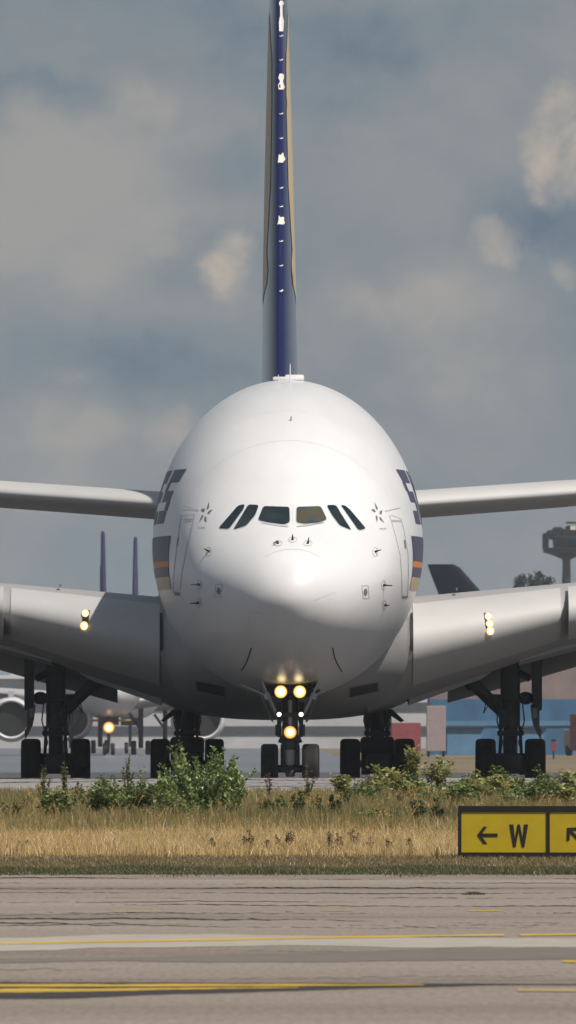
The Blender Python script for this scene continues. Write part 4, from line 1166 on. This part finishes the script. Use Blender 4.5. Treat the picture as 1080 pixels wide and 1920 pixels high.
# individual plants
def plant(name, label, cat, px, base, top, width_px, kind, seed, group=None):
    """kind: leafy bush, willowherb-like stems, thistle, dock, bramble"""
    r = np.random.default_rng(seed)
    # distance where the terrain shows at this row
    ds = np.arange(286, 362, 0.25); rows = HY + (CZ - np.interp(ds, GYf, GZf)) * F / ds
    d = float(np.interp(base, rows[::-1], ds[::-1]))
    s_ = d / F
    H = (base - top) * s_; Wd = width_px * s_ / 2
    root = tag(empty(name, ((px - 540) * s_, d, gz(d) - 0.01)), label, cat, group)
    stems = MB(); V = []; Fc = []; C = []; FV = []; FF = []; FC = []
    cfg = {
     'bush':  dict(ns=46, leaves=84, ll=0.105, lw=0.030, pal=[(0.27, 0.36, 0.11), (0.19, 0.28, 0.08), (0.42, 0.50, 0.20), (0.11, 0.17, 0.05)], up=0.95, start=0.06, stem='stem'),
     'leafy': dict(ns=26, leaves=52, ll=0.09, lw=0.036, pal=[(0.11, 0.16, 0.04), (0.17, 0.23, 0.065), (0.25, 0.30, 0.10), (0.06, 0.095, 0.027)], up=0.45, start=0.08, stem='stem'),
     'spire': dict(ns=7, leaves=60, ll=0.09, lw=0.026, pal=[(0.055, 0.09, 0.028), (0.08, 0.12, 0.035), (0.04, 0.065, 0.022)], up=0.35, start=0.05, stem='stem'),
     'weed':  dict(ns=7, leaves=40, ll=0.07, lw=0.026, pal=[(0.16, 0.17, 0.055), (0.24, 0.22, 0.08), (0.11, 0.13, 0.045)], up=0.5, start=0.15, stem='stem'),
     'bramble': dict(ns=12, leaves=46, ll=0.085, lw=0.055, pal=[(0.24, 0.26, 0.07), (0.36, 0.36, 0.12), (0.13, 0.16, 0.045), (0.44, 0.42, 0.18)], up=0.2, start=0.15, stem='drystem'),
     'thistle': dict(ns=5, leaves=16, ll=0.07, lw=0.02, pal=[(0.09, 0.10, 0.05), (0.13, 0.13, 0.06)], up=0.5, start=0.1, stem='stem'),
     'dock': dict(ns=4, leaves=60, ll=0.028, lw=0.018, pal=[(0.075, 0.040, 0.022), (0.11, 0.06, 0.03), (0.05, 0.028, 0.017)], up=0.3, start=0.25, stem='drystem'),
     'yellow': dict(ns=6, leaves=20, ll=0.05, lw=0.018, pal=[(0.09, 0.11, 0.03), (0.13, 0.14, 0.045)], up=0.5, start=0.1, stem='stem'),
    }[kind]
    for i in range(cfg['ns']):
        a = r.uniform(0, 2 * math.pi); rad = math.sqrt(r.random())
        reach = Wd * rad
        hh = H * (1.0 - 0.38 * rad ** 2) * r.uniform(0.66, 1.04) if kind in ('bush', 'leafy') else H * r.uniform(0.62, 1.0)
        if i == 0: hh = H; reach *= 0.3
        bx_, by_ = r.normal(0, Wd * 0.16), r.normal(0, Wd * 0.16)
        arch = 0.35 if kind == 'bramble' else 0.0
        def pt(t):
            k = t ** 1.5
            return Vector((bx_ + math.cos(a) * reach * k, by_ + math.sin(a) * reach * k, hh * (t * (1 + arch) - arch * t ** 3)))
        n = 7; pts = [pt(t / n) for t in range(n + 1)]
        for k in range(n):
            rr = 0.009 * (1 - k / n) + 0.003
            stems.tube(pts[k], pts[k + 1], rr, max(rr - 0.001, 0.002), 5, caps=False)
        for j in range(cfg['leaves']):
            t = cfg['start'] + (1 - cfg['start']) * (r.random() ** 0.8)
            p = np.array(pt(t)); az = r.uniform(0, 2 * math.pi); up_ = cfg['up'] + r.normal(0, 0.35)
            if kind == 'dock':
                sp = 0.05 * (1 - t) + 0.015; p = p + r.normal(0, sp, 3) * (1, 1, 0.4)
            elif kind in ('bush', 'leafy', 'bramble'):
                p = p + r.normal(0, 0.022 if kind == 'bush' else 0.045, 3)
            L_ = cfg['ll'] * r.uniform(0.55, 1.25) * (0.75 if t > 0.9 else 1); w_ = cfg['lw'] * r.uniform(0.7, 1.2)
            dr = np.array((math.cos(az), math.sin(az), up_)); dr /= np.linalg.norm(dr)
            sd_ = np.cross(dr, (0, 0, 1)); sd_ /= (np.linalg.norm(sd_) + 1e-6); nn = np.cross(sd_, dr)
            sd_ = sd_ * math.cos(0.5) + nn * r.uniform(-0.6, 0.6)
            c = np.array(cfg['pal'][r.integers(len(cfg['pal']))]) * r.uniform(0.75, 1.25)
            k = len(V); fold = nn * w_ * 0.25
            V += [p, p + dr * L_ * 0.45 + sd_ * w_ + fold, p + dr * L_, p + dr * L_ * 0.45 - sd_ * w_ + fold]
            C += [c] * 4; Fc += [(k, k + 1, k + 2), (k, k + 2, k + 3)]
        if kind in ('thistle', 'yellow') and i < 5:
            fc = np.array((0.42, 0.10, 0.28) if kind == 'thistle' else (0.75, 0.52, 0.03))
            for q in range(3 if kind == 'yellow' else 2):
                c0 = np.array(pts[-1]) + r.normal(0, 0.035, 3) * (1, 1, 0.6)
                for j in range(12):
                    u = r.normal(0, 1, 3); u /= np.linalg.norm(u); u[2] = abs(u[2])
                    sv = np.cross(u, (0.3, 0.7, 0.2)); sv /= np.linalg.norm(sv)
                    k = len(FV); FV += [c0 - sv * 0.009, c0 + sv * 0.009, c0 + u * 0.034]
                    FC += [fc * r.uniform(0.7, 1.3)] * 3; FF.append((k, k + 1, k + 2))
    stems.build('stem', M[cfg['stem']], root, smooth=True)
    coloured('seeds' if kind == 'dock' else 'foliage', np.array(V), np.array(Fc), np.array(C), M['leaf'], root)
    if FV: coloured('flower_head', np.array(FV), np.array(FF), np.array(FC), M['leaf'], root)
    return root
PL = [
 ('leafy_bush', 'biggest bright green bush growing in front of the body gear left of the nose wheels', 'bush', 382, 1548, 1386, 190, 'bush', 1),
 ('leafy_bush', 'small upright green shoot at the left foot of the biggest bush', 'bush', 308, 1538, 1448, 44, 'bush', 2),
 ('leafy_bush', 'slim green shoot leaning out from the right flank of the biggest bush', 'bush', 436, 1545, 1422, 46, 'bush', 3),
 ('leafy_bush', 'low dark green bush in the tall grass below the left wing gear', 'bush', 192, 1548, 1452, 120, 'leafy', 4),
 ('leafy_bush', 'dark green bush between the left wing gear and the biggest bush', 'bush', 258, 1546, 1444, 84, 'leafy', 5),
 ('leafy_bush', 'rounded dark green bush hugging the foot of the biggest bush', 'bush', 330, 1552, 1492, 110, 'leafy', 6),
 ('thistle', 'tall thin thistle reaching up before the left wing gear bogie', 'thistle', 84, 1528, 1434, 22, 'weed', 7),
 ('thistle', 'tall thin thistle before the inner left wing gear wheel', 'thistle', 123, 1528, 1428, 22, 'weed', 8),
 ('tall_weed', 'brown green weed stalk before the far jet lights reflected on the apron', 'weed', 240, 1520, 1412, 30, 'weed', 9),
 ('tall_weed', 'olive weed clump at the left frame edge in the rank grass', 'weed', 22, 1548, 1496, 60, 'weed', 10),
 ('tall_weed', 'dark olive weed clump under the outer left wing gear wheel', 'weed', 105, 1549, 1478, 60, 'leafy', 11),
 ('mugwort', 'dark spire shaped weed left of centre below the nose wheels', 'weed', 560, 1550, 1482, 36, 'spire', 12),
 ('mugwort', 'dark spire shaped weed just right of the nose wheels', 'weed', 597, 1550, 1496, 40, 'spire', 13),
 ('mugwort', 'dark spire shaped weed below the left wheel of the right body gear', 'weed', 632, 1550, 1490, 46, 'spire', 14),
 ('mugwort', 'dark spire shaped weed standing second left of the yellow sign', 'weed', 783, 1556, 1500, 44, 'spire', 15),
 ('mugwort', 'dark spire shaped weed standing nearest left of the yellow sign', 'weed', 817, 1557, 1510, 26, 'spire', 16),
 ('leafy_bush', 'low green leafy patch between the two groups of dark spire weeds', 'bush', 700, 1556, 1520, 110, 'leafy', 17),
 ('bramble', 'arching pale leaved bramble before the right body gear', 'bramble', 722, 1505, 1436, 90, 'bramble', 18),
 ('bramble', 'tall thin bramble shoot rising right of the right body gear', 'bramble', 772, 1500, 1402, 30, 'bramble', 19),
 ('bramble', 'broad pale leaved bramble between right body gear and right wing gear', 'bramble', 822, 1510, 1424, 86, 'bramble', 20),
 ('bramble', 'sprawling low bramble before the left wheel of the right wing gear', 'bramble', 880, 1508, 1448, 80, 'bramble', 21),
 ('bramble', 'low bramble before the right wing gear bogie', 'bramble', 945, 1508, 1456, 80, 'bramble', 22),
 ('bramble', 'upright leafy bramble before the outer right wing gear wheel', 'bramble', 1020, 1508, 1438, 50, 'leafy', 23),
 ('bramble', 'pale leaved bramble at the right frame edge above the sign', 'bramble', 1066, 1510, 1450, 50, 'bramble', 24),
 ('bramble', 'small bramble tuft before the right end of the body gear axle', 'bramble', 776, 1512, 1468, 60, 'bramble', 25),
 ('thistle', 'pink flowered thistle before the left nose wheel', 'thistle', 503, 1500, 1450, 26, 'thistle', 26),
 ('thistle', 'pink flowered thistle before the right nose wheel', 'thistle', 578, 1500, 1436, 26, 'thistle', 27),
 ('thistle', 'pink flowered thistle before the left wheel of the right body gear', 'thistle', 664, 1504, 1458, 24, 'thistle', 28),
 ('thistle', 'pink flowered thistle before the middle of the right body gear', 'thistle', 692, 1504, 1456, 24, 'thistle', 29),
 ('thistle', 'pink flowered thistle among the brambles left of the right wing gear', 'thistle', 872, 1510, 1466, 26, 'thistle', 30),
 ('ragwort', 'yellow flowered weed beside the leftmost dark spire weed', 'weed', 578, 1535, 1498, 26, 'yellow', 31),
 ('ragwort', 'yellow flowered weed above the low green patch', 'weed', 722, 1538, 1508, 30, 'yellow', 32),
 ('ragwort', 'yellow flowered weed among the stalks before the left body gear bush', 'weed', 442, 1545, 1506, 30, 'yellow', 33),
 ('bramble', 'leafy green tangle between the two right landing gears, above the sign left edge', 'bramble', 852, 1516, 1462, 90, 'leafy', 35),
 ('bramble', 'leafy green tangle above the middle of the yellow sign', 'bramble', 968, 1516, 1466, 110, 'leafy', 36),
 ('bramble', 'low pale leaved tangle before the inner wheel of the right body gear', 'bramble', 690, 1514, 1466, 80, 'bramble', 37),
 ('small_weed', 'small green weed standing in the golden grass at the left', 'weed', 47, 1600, 1576, 26, 'weed', 34),
]
for (nm, lb, ct, px, ba, tp, wd, kd, sd_) in PL:
    plant(nm, lb, ct, px, ba, tp, wd, kd, sd_)
r_ = np.random.default_rng(77)
for i in range(30):     # thin weeds all through the rank grass
    px = 30 + 1040 * (i + r_.uniform(0.1, 0.9)) / 30
    ba = r_.uniform(1512, 1546)
    plant('weed_stalk', 'thin olive weed stalk scattered among the rank grass behind the golden strip', 'weed', px, ba, ba - r_.uniform(38, 62), r_.uniform(18, 34), ('weed', 'yellow', 'weed', 'thistle', 'leafy')[i % 5] if i % 5 != 3 else 'weed', 200 + i, 'weed stalks scattered in the rank grass')
for i in range(16):     # mixed leafy growth along the crest, right of the nose wheels
    px = 636 + 440 * (i + r_.uniform(0.1, 0.9)) / 16
    ba = r_.uniform(1500, 1536)
    plant('leafy_weed', 'low leafy weed in the green growth right of the nose wheels', 'weed', px, ba, ba - r_.uniform(40, 66), r_.uniform(46, 80), 'leafy' if i % 3 else 'bramble', 300 + i, 'leafy weeds right of the nose wheels')
# brown seeded docks along the front of the golden grass
docks = [(404, 1600, 1578), (432, 1602, 1574), (456, 1601, 1566), (474, 1602, 1562), (498, 1602, 1568), (527, 1602, 1558), (549, 1602, 1560), (574, 1602, 1570), (612, 1602, 1556), (637, 1602, 1562), (662, 1602, 1560), (700, 1602, 1564), (728, 1602, 1572), (764, 1602, 1574), (812, 1602, 1578), (838, 1602, 1580)]
ORD = ['leftmost', 'second from the left', 'third from the left', 'fourth from the left', 'fifth from the left', 'sixth from the left', 'seventh from the left', 'eighth from the left',
       'eighth from the sign', 'seventh from the sign', 'sixth from the sign', 'fifth from the sign', 'fourth from the sign', 'third from the sign', 'second from the sign', 'nearest the sign']
for i, (px, ba, tp) in enumerate(docks):
    plant('dock_stalk', 'brown seeded dock stalk along the golden grass, ' + ORD[i], 'weed', px + (i * 37 % 11) - 5, ba + 4 - (i * 5 % 4) * 2, tp - 8 + (i * 29 % 17), 14 + (i * 7) % 9, 'dock', 60 + i, 'brown dock stalks in the golden grass')
# a tuft that has taken root in a joint of the runway
d_ = 2.35 * F / (1678 - HY)
tf = blades('grass_tuft', 900, d_ - 0.5, d_ + 0.5, 0.16, lambda x, y, r: 0.03 + 0.045 * r.random(len(x)) * np.cos(x * 9), 0.012, [(0.12, 0.10, 0.045), (0.17, 0.14, 0.06), (0.08, 0.07, 0.03)], [1, 1, 1], 0.7, 91)
tf['kind'] = 'thing'
for v in tf.data.vertices: v.co.z += -0.944 - float(np.interp(v.co.y, GYf, GZf))
tf.location = ((887 - 540) * d_ / F, 0, 0)
tag(tf, 'dry grass tuft rooted in a joint of the runway concrete', 'grass tuft')

# ------------------------------------------------------------------ things beyond the taxiway
M['bgwhite'] = pbr('far_white_paint', (0.66, 0.65, 0.65), 0.35, var=0.05)
M['bgwing'] = pbr('far_wing_grey', (0.45, 0.45, 0.46), 0.45)
M['purple'] = pbr('purple_tail', (0.022, 0.018, 0.075), 0.5, var=0.1)
M['pinktail'] = pbr('pink_tail_band', (0.10, 0.05, 0.12), 0.5)
M['bgnavy'] = pbr('dark_navy_tail', (0.003, 0.006, 0.016), 0.6, spec=0.15)
M['bggold'] = pbr('yellow_belly_stripe', (0.55, 0.38, 0.06), 0.5)

def far_jet(label, px, D, k, rz, tail, lit, fin_top, chord_top, group=None, origin=None, belly=False, el=8.2):
    x0 = (px - 540) * D / F if origin is None else origin
    root = tag(empty('airliner', (x0, D, 0), rz), label, 'airliner', group)
    S = lambda v: tuple(c * k for c in v)
    # fuselage
    rings = []
    for y in [0.02, 0.3, 0.9, 1.8, 3, 4.5, 6.5, 9, 14, 25, 38, 44, 50, 55, 59, 62]:
        t = min(1, y / 9); r_ = 3.0 * math.sqrt(max(1 - (1 - t) ** 2, 0)) if y < 9 else 3.0
        up_ = 0.0
        if y > 40: q = (y - 40) / 22; r_ = 3.0 * (1 - 0.88 * q ** 1.4); up_ = 2.2 * q ** 1.3
        zc_ = 6.1 - 0.7 * (1 - t) ** 2 + up_
        rings.append([Vector(S((r_ * math.cos(a), y, zc_ + r_ * math.sin(a)))) for a in np.linspace(0, 2 * math.pi, 33)[:-1]])
    vs, fs = loft_rings(rings); fu = MB().add(vs, fs).build('fuselage', M['bgwhite'], root, auto=40)
    MB().slab([S((-1.3, 1.55, 6.9)), S((1.3, 1.55, 6.9)), S((1.05, 2.4, 7.45)), S((-1.05, 2.4, 7.45))], S((0, -0.12, 0.05))).build('cockpit_window', M['dark'], fu)
    if belly:
        MB().slab([S((-1.5, 6, 3.05)), S((1.9, 6, 3.05)), S((1.9, 30, 2.98)), S((-1.5, 30, 2.98))], (0, 0, -0.12 * k)).build('belly_stripe', M['bggold'], fu)
    for s in (-1, 1):
        rings = []
        for l, y, c, z, th in ((2.0, 22, 12, 4.6, 1.5), (9, 27.0, 8.0, 5.3, 0.95), (20, 35, 4.5, 6.4, 0.5), (29, 41.5, 1.8, 7.6, 0.2)):
            up = []; dn = []
            for i in range(13):
                t = 1 - math.cos(i / 12 * math.pi / 2); f = nacat(t) / nmax * th / 2
                up.append(Vector(S((s * l, y + t * c, z + f)))); dn.append(Vector(S((s * l, y + t * c, z - f))))
            rings.append(up[::-1] + dn[1:])
        vs, fs = loft_rings(rings); wg = MB().add(vs, fs).build('wing', M['bgwing'], root, auto=40)
        en = MB().lathe([(0, 1.48), (-0.12, 1.62), (0.05, 1.76), (0.6, 1.88), (2.2, 1.95), (4.2, 1.7), (5.4, 1.2)], S((s * el, 20.5, 3.05)), 'Y', 32, close=False)
        en.v = [Vector(S((s * el, 20.5, 3.05))) + (v - Vector(S((s * el, 20.5, 3.05)))) * k for v in en.v]
        eo = en.build('engine', M['bgwhite'], root, auto=40)
        MB().lathe([(0.45 * k, 1.50 * k), (0.5 * k, 0.1 * k)], S((s * el, 20.5, 3.05)), 'Y', 32).build('intake', M['dark'], eo)
        MB().box(S((s * el, 23.5, 4.95)), S((0.5, 5.0, 1.0))).build('pylon', M['bgwing'], eo)
        rings = []
        for l, y, c, z, th in ((0.5, 52, 6.5, 8.0, 0.6), (9.5, 58.5, 2.4, 8.9, 0.25)):
            up = []; dn = []
            for i in range(9):
                t = i / 8; f = nacat(t) / nmax * th / 2
                up.append(Vector(S((s * l, y + t * c, z + f)))); dn.append(Vector(S((s * l, y + t * c, z - f))))
            rings.append(up[::-1] + dn[1:])
        vs, fs = loft_rings(rings); MB().add(vs, fs).build('tailplane', M['bgwing'], root, auto=40)
        mg = MB().tube(S((s * 3.0, 30, 0.6)), S((s * 3.0, 30.3, 4.6)), 0.22 * k, n=10).tube(S((s * 3.0, 29.6, 2.2)), S((s * 2.0, 29.6, 3.6)), 0.12 * k, n=8).build('main_gear', M['gear'], root)
        for q in (-0.62, 0.62):
            for yy in (29.3, 30.8):
                MB().lathe([(-0.2 * k, 0.4 * k), (-0.22 * k, 0.55 * k), (-0.1 * k, 0.62 * k), (0.1 * k, 0.62 * k), (0.22 * k, 0.55 * k), (0.2 * k, 0.4 * k)], S((s * 3.0 + q, yy, 0.62)), 'X', 20).build('wheel', M['rubber'], mg, auto=40)
    # fin: top chord and sweep as seen
    rings = []
    for z, y, c, th in ((7.6, 48.8, 9.5, 0.9), (fin_top - 5.8, 60.0 - chord_top * 1.95 - 1.1, chord_top * 1.95, 0.55), (fin_top - 0.3, 61.0 - chord_top, chord_top, 0.36), (fin_top, 61.05 - chord_top * 0.82, chord_top * 0.82, 0.26)):
        up = []; dn = []
        for i in range(13):
            t = 1 - math.cos(i / 12 * math.pi / 2); f = nacat(t) / nmax * th / 2
            up.append(Vector(S((f, y + t * c, z)))); dn.append(Vector(S((-f, y + t * c, z))))
        rings.append(up[::-1] + dn[1:])
    vs, fs = loft_rings(rings); fo = MB().add(vs, fs).build('tail_fin', tail, root, auto=40)
    if tail is M['purple']:
        for s in (-1, 1):
            MB().slab([S((s * 0.24, 57.2, 11)), S((s * 0.23, 58.4, 11.2)), S((s * 0.17, 59.6, fin_top - 3)), S((s * 0.17, 59.2, fin_top - 3))], (s * 0.08, 0, 0)).build('tail_band', M['pinktail'], fo)
    ngr = MB().tube(S((0, 5, 0.6)), S((0, 5.2, 4.2)), 0.14 * k, n=10).box(S((0, 5, 2.9)), S((1.7, 0.2, 0.7))).build('nose_gear', M['gear'], root)
    for q in (-0.34, 0.34):
        MB().lathe([(-0.15 * k, 0.3 * k), (-0.17 * k, 0.45 * k), (-0.08 * k, 0.52 * k), (0.08 * k, 0.52 * k), (0.17 * k, 0.45 * k), (0.15 * k, 0.3 * k)], S((q, 5, 0.52)), 'X', 20).build('wheel', M['rubber'], ngr, auto=40)
    if lit:
        MB().sphere(S((0, 4.75, 2.35)), 0.48 * k, 10, (1, 0.4, 1)).build('lamp', M['glowlamporange'], ngr, smooth=True)
        MB().sphere(S((0, 4.6, 3.45)), 0.10 * k, 8, (1, 0.4, 1)).build('lamp', M['lampo'], ngr, smooth=True)
    return root
far_jet('white twin jet taxiing behind the left wing with one orange nose lamp and purple tail', 205, 1440, 1.0, R(1.15), M['purple'], True, 19.6, 3.2, belly=True)
far_jet('second white twin jet with purple tail, further off and half hidden by the big airliner', 243, 1590, 1.03, 0, M['purple'], False, 20.3, 3.2, el=5.5)
far_jet('side on far airliner with plain dark navy tail fin rising above the right wing', 0, 1565, 1.0, R(90), M['bgnavy'], False, 17.4, 2.9, origin=(803 - 540) * 1565 / F + 61)

# blue clad cargo hall, its pinkish upper wall and pale dock doors
M['blueclad'] = pbr('blue_cladding', (0.045, 0.135, 0.26), 0.6, var=0.35, scale=0.35, stretch=(1, 1, 0.5))
M['bluelight'] = pbr('light_blue_door', (0.10, 0.22, 0.36), 0.6, var=0.2, scale=0.5)
M['pinkwall'] = pbr('greyish_pink_wall', (0.24, 0.185, 0.185), 0.8, var=0.25, scale=0.3)
M['red'] = pbr('red_paint', (0.24, 0.05, 0.055), 0.6, var=0.2)
M['palepink'] = pbr('pale_pink_paint', (0.34, 0.27, 0.28), 0.6, var=0.1)
M['greywall'] = pbr('pale_grey_wall', (0.50, 0.49, 0.50), 0.7, var=0.15, scale=0.2)
M['windowband'] = pbr('window_band', (0.07, 0.075, 0.085), 0.2)
HD = 1470.0
hx0, hx1 = 12.2, 62.0
hall = tag(empty('cargo_hall', (hx0, HD, 0)), 'long blue clad cargo hall beyond the right wing gear', 'building')
HL = hx1 - hx0
w_ = MB().box((HL / 2, 12, 2.4), (HL, 24, 4.8)).build('wall', M['blueclad'], hall)
MB().box((HL / 2, 12, 6.9), (HL - 0.02, 23.9, 4.2)).build('upper_wall', M['pinkwall'], hall)
MB().box((HL / 2, 12, 9.15), (HL + 0.8, 24.8, 0.3)).build('roof', M['greywall'], hall)
MB().box((HL / 2, -0.06, 2.72), (HL, 0.1, 0.42)).build('light_band', M['bluelight'], w_)
for i in range(9):
    dd = MB().box((3.0 + i * 5.4, -0.05, 1.15), (3.0, 0.08, 2.3)).build('dock_door', M['bluelight'], w_)
    MB().box((3.0 + i * 5.4, -0.20, 2.42), (3.4, 0.4, 0.12)).build('canopy', M['windowband'], dd)
MB().box((23.0, -0.08, 6.6), (1.6, 0.14, 1.2)).build('sign_board', M['red'], hall)

# pale terminal far behind the left wing
TD = 2450.0
term = tag(empty('terminal_building', (-64, TD, 0)), 'low pale grey terminal building with dark window bands far behind the belly', 'building')
tw = MB().box((44, 15, 5.0), (88, 30, 10.0)).build('wall', M['greywall'], term)
for z in (2.6, 6.0):
    MB().box((44, -0.1, z), (86, 0.2, 1.2)).build('window', M['windowband'], tw)
MB().box((44, 15, 10.25), (90, 32, 0.5)).build('roof', M['bgwhite'], term)
MB().box((30, 14, 11.4), (12, 10, 1.8)).build('plant_room', M['greywall'], term)

def truck(label, px, D, h, body, cab, rz=0.0):
    rt = tag(empty('box_truck', ((px - 540) * D / F, D, 0), rz), label, 'truck')
    MB().box((0, 3.6, 0.42 + (h - 0.42) / 2), (2.4, 5.2, h - 0.42), bev=0.05).build('cargo_box', body, rt)
    c = MB().box((0, 0, 1.35), (2.2, 1.7, 1.6), bev=0.15).build('cab', cab, rt, auto=40)
    MB().box((0, -0.86, 1.75), (1.9, 0.04, 0.65), bev=0.015).build('windscreen', M['windowband'], c)
    for x in (-0.8, 0.8):
        MB().box((x, -0.87, 0.85), (0.3, 0.05, 0.16)).build('headlight', M['greywall'], c)
        for y in (0.1, 4.6):
            MB().lathe([(-0.15, 0.2), (-0.15, 0.45), (0.15, 0.45), (0.15, 0.2)], (x + (0.15 if x > 0 else -0.15), y, 0.45), 'X', 18).build('wheel', M['rubber'], rt, auto=40)
    MB().box((0, 2.6, 0.66), (1.0, 6.2, 0.18)).build('chassis', M['dark'], rt)
    return rt
tk_ = truck('narrow pale pink box truck parked by the blue hall beside the belly', 817, 1330, 3.95, M['palepink'], M['red'], R(180))
tk_.scale = (0.62, 0.7, 1.0)
truck('small dark red box truck seen between the body gear wheels', 741, 1390, 2.7, M['red'], M['red'], R(188))
truck('red box truck at the right frame edge before the blue hall', 1086, 1390, 3.4, M['red'], M['palepink'], R(200))
mk = tag(empty('marker_post', ((1038 - 540) * 1180 / F, 1180, 0)), 'small red marker post with a dark cap on the far grass', 'marker')
MB().tube((0, 0, 0), (0, 0, 0.55), 0.06, n=10).box((0, 0, 1.28), (0.34, 0.14, 0.18), bev=0.03).build('post', M['dark'], mk)
MB().box((0, 0, 0.86), (0.36, 0.10, 0.64), bev=0.02).build('board', M['red'], mk)

# radar tower and the tops of three poplars above the right wing
M['towerwall'] = pbr('tower_concrete', (0.035, 0.026, 0.026), 0.9, var=0.25, scale=0.4)
M['towerdark'] = pbr('tower_dark_cab', (0.006, 0.008, 0.010), 0.8, spec=0.2, var=0.3, scale=0.6)
M['towergrey'] = pbr('tower_grey_metal', (0.014, 0.016, 0.018), 0.8, spec=0.2, var=0.2, scale=0.6)
WD = 2900.0; wk = WD / F
wt_ = tag(empty('radar_tower', ((1062 - 540) * wk, WD, 0)), 'tall tower with dark mushroom head of stacked platforms and drums at the right frame edge', 'tower')
def tz(py): return CZ + (HY - py) * wk
MB().lathe([(0, 1.3), (tz(1100), 0.78), (tz(1052), 0.66), (tz(1040), 1.1)], (0, 0, 0), 'Z', 20).build('shaft', M['towerwall'], wt_, auto=40)
cab = MB().lathe([(tz(1048), 0.9), (tz(1040), 2.6), (tz(1036), 3.9), (tz(1029), 4.0), (tz(1027), 3.7)], (0, 0, 0), 'Z', 28).build('lower_deck', M['towerdark'], wt_, auto=30)
MB().lathe([(tz(1029), 2.2), (tz(1012), 2.4), (tz(1011), 3.3), (tz(1007), 3.3), (tz(1005), 2.2)], (0, 0, 0), 'Z', 24).build('cab', M['towergrey'], wt_, auto=30)
for i, (px, y0, y1, r_) in enumerate(((1023, 1030, 999, 0.55), (1033, 1006, 994, 0.8), (1046, 1006, 988, 1.0), (1058, 1004, 992, 0.7), (1072, 1006, 985, 1.1), (1086, 1006, 992, 0.8), (1098, 1030, 1000, 0.5))):
    MB().lathe([(tz(y0), r_ * 0.8), (tz(y0 - 2), r_), (tz(y1 + 3), r_), (tz(y1), r_ * 0.55)], ((px - 1062) * wk, (-1) ** i * 1.2, 0), 'Z', 16).build('drum', M['towerdark'] if i % 2 else M['towergrey'], wt_, auto=30)
for i in range(12):
    a = i * math.pi / 6
    MB().tube((3.9 * math.cos(a), 3.9 * math.sin(a), tz(1036)), (3.8 * math.cos(a), 3.8 * math.sin(a), tz(1007)), 0.09, n=6).build('rail_post', M['towergrey'], wt_)
MB().box(((1074 - 1062) * wk, -2.6, tz(990)), (0.9, 0.2, 0.7)).build('dish_glint', M['chip'], wt_)  # pale box stands in for a bright sparkle on the tower head
MB().box(((1071 - 1062) * wk, 0, tz(980)), (1.8, 0.3, 0.35), bev=0.05).build('radar_bar', M['towergrey'], wt_)

M['farleaf'] = leafmat('far_leaf', True, trans=0.25)
def poplar(label, px, top, wpx, seed):
    r = np.random.default_rng(seed); D = 2300.0; k = D / F
    root = tag(empty('poplar_tree', ((px - 540) * k, D + seed % 7, 0)), label, 'tree', 'poplar tops over the right wing')
    H = CZ + (HY - top) * k; Wd = wpx * k / 2
    b = MB().tube((0, 0, -0.2), (0, 0, H * 0.8), 0.35, 0.08, 10)
    for i in range(14):
        z = H * r.uniform(0.25, 0.8); a = r.uniform(0, 6.28)
        b.tube((0, 0, z), (math.cos(a) * Wd * 0.6, math.sin(a) * Wd * 0.6, z + 2.2), 0.09, 0.03, 5, caps=False)
    b.build('trunk', M['drystem'], root)
    V = []; Fc = []; C = []
    for c_ in range(110):
        t = r.random() ** 0.8; z = H * (0.16 + 0.84 * t); rad = Wd * (math.sin(math.pi * min(1, 0.22 + 0.72 * (1 - t) ** 0.7)) ** 0.6)
        a = r.uniform(0, 6.28); q = rad * math.sqrt(r.random()) * 0.8
        cc = np.array((math.cos(a) * q, math.sin(a) * q, z - 0.3)); tone = r.uniform(0.6, 1.3)
        for j in range(46):
            p = cc + r.normal(0, 0.30, 3); u = r.normal(0, 1, 3); u /= np.linalg.norm(u); v = np.cross(u, r.normal(0, 1, 3)); v /= np.linalg.norm(v)
            n = len(V); s_ = 0.20
            V += [p - u * s_, p + v * s_ * 0.7, p + u * s_, p - v * s_ * 0.7]; Fc.append((n, n + 1, n + 2, n + 3)); C += [np.array((0.022, 0.028, 0.02)) * tone] * 4
    coloured('crown', np.array(V), np.array(Fc), np.array(C), M['farleaf'], root)
poplar('left of three poplar tops showing over the right wing', 977, 1079, 26, 101)
poplar('middle and tallest of three poplar tops over the right wing', 1003, 1072, 34, 102)
poplar('right of three poplar tops showing over the right wing, nearest the tower', 1027, 1078, 26, 103)

# ------------------------------------------------------------------ air: one closed box of thin haze round everything
hz_m, N_, L_ = new_mat('thin_haze')
N_.remove(N_['Principled BSDF'])
pv = N_.new('ShaderNodeVolumePrincipled'); pv.inputs['Color'].default_value = (0.85, 0.92, 1.0, 1)
pv.inputs['Density'].default_value = 0.00006; pv.inputs['Anisotropy'].default_value = 0.0
L_.new(pv.outputs['Volume'], N_['Material Output'].inputs['Volume'])
hz = MB().box((0, 13500, 20.6), (18400, 33400, 44.0)).build('haze', hz_m)
hz['kind'] = 'stuff'
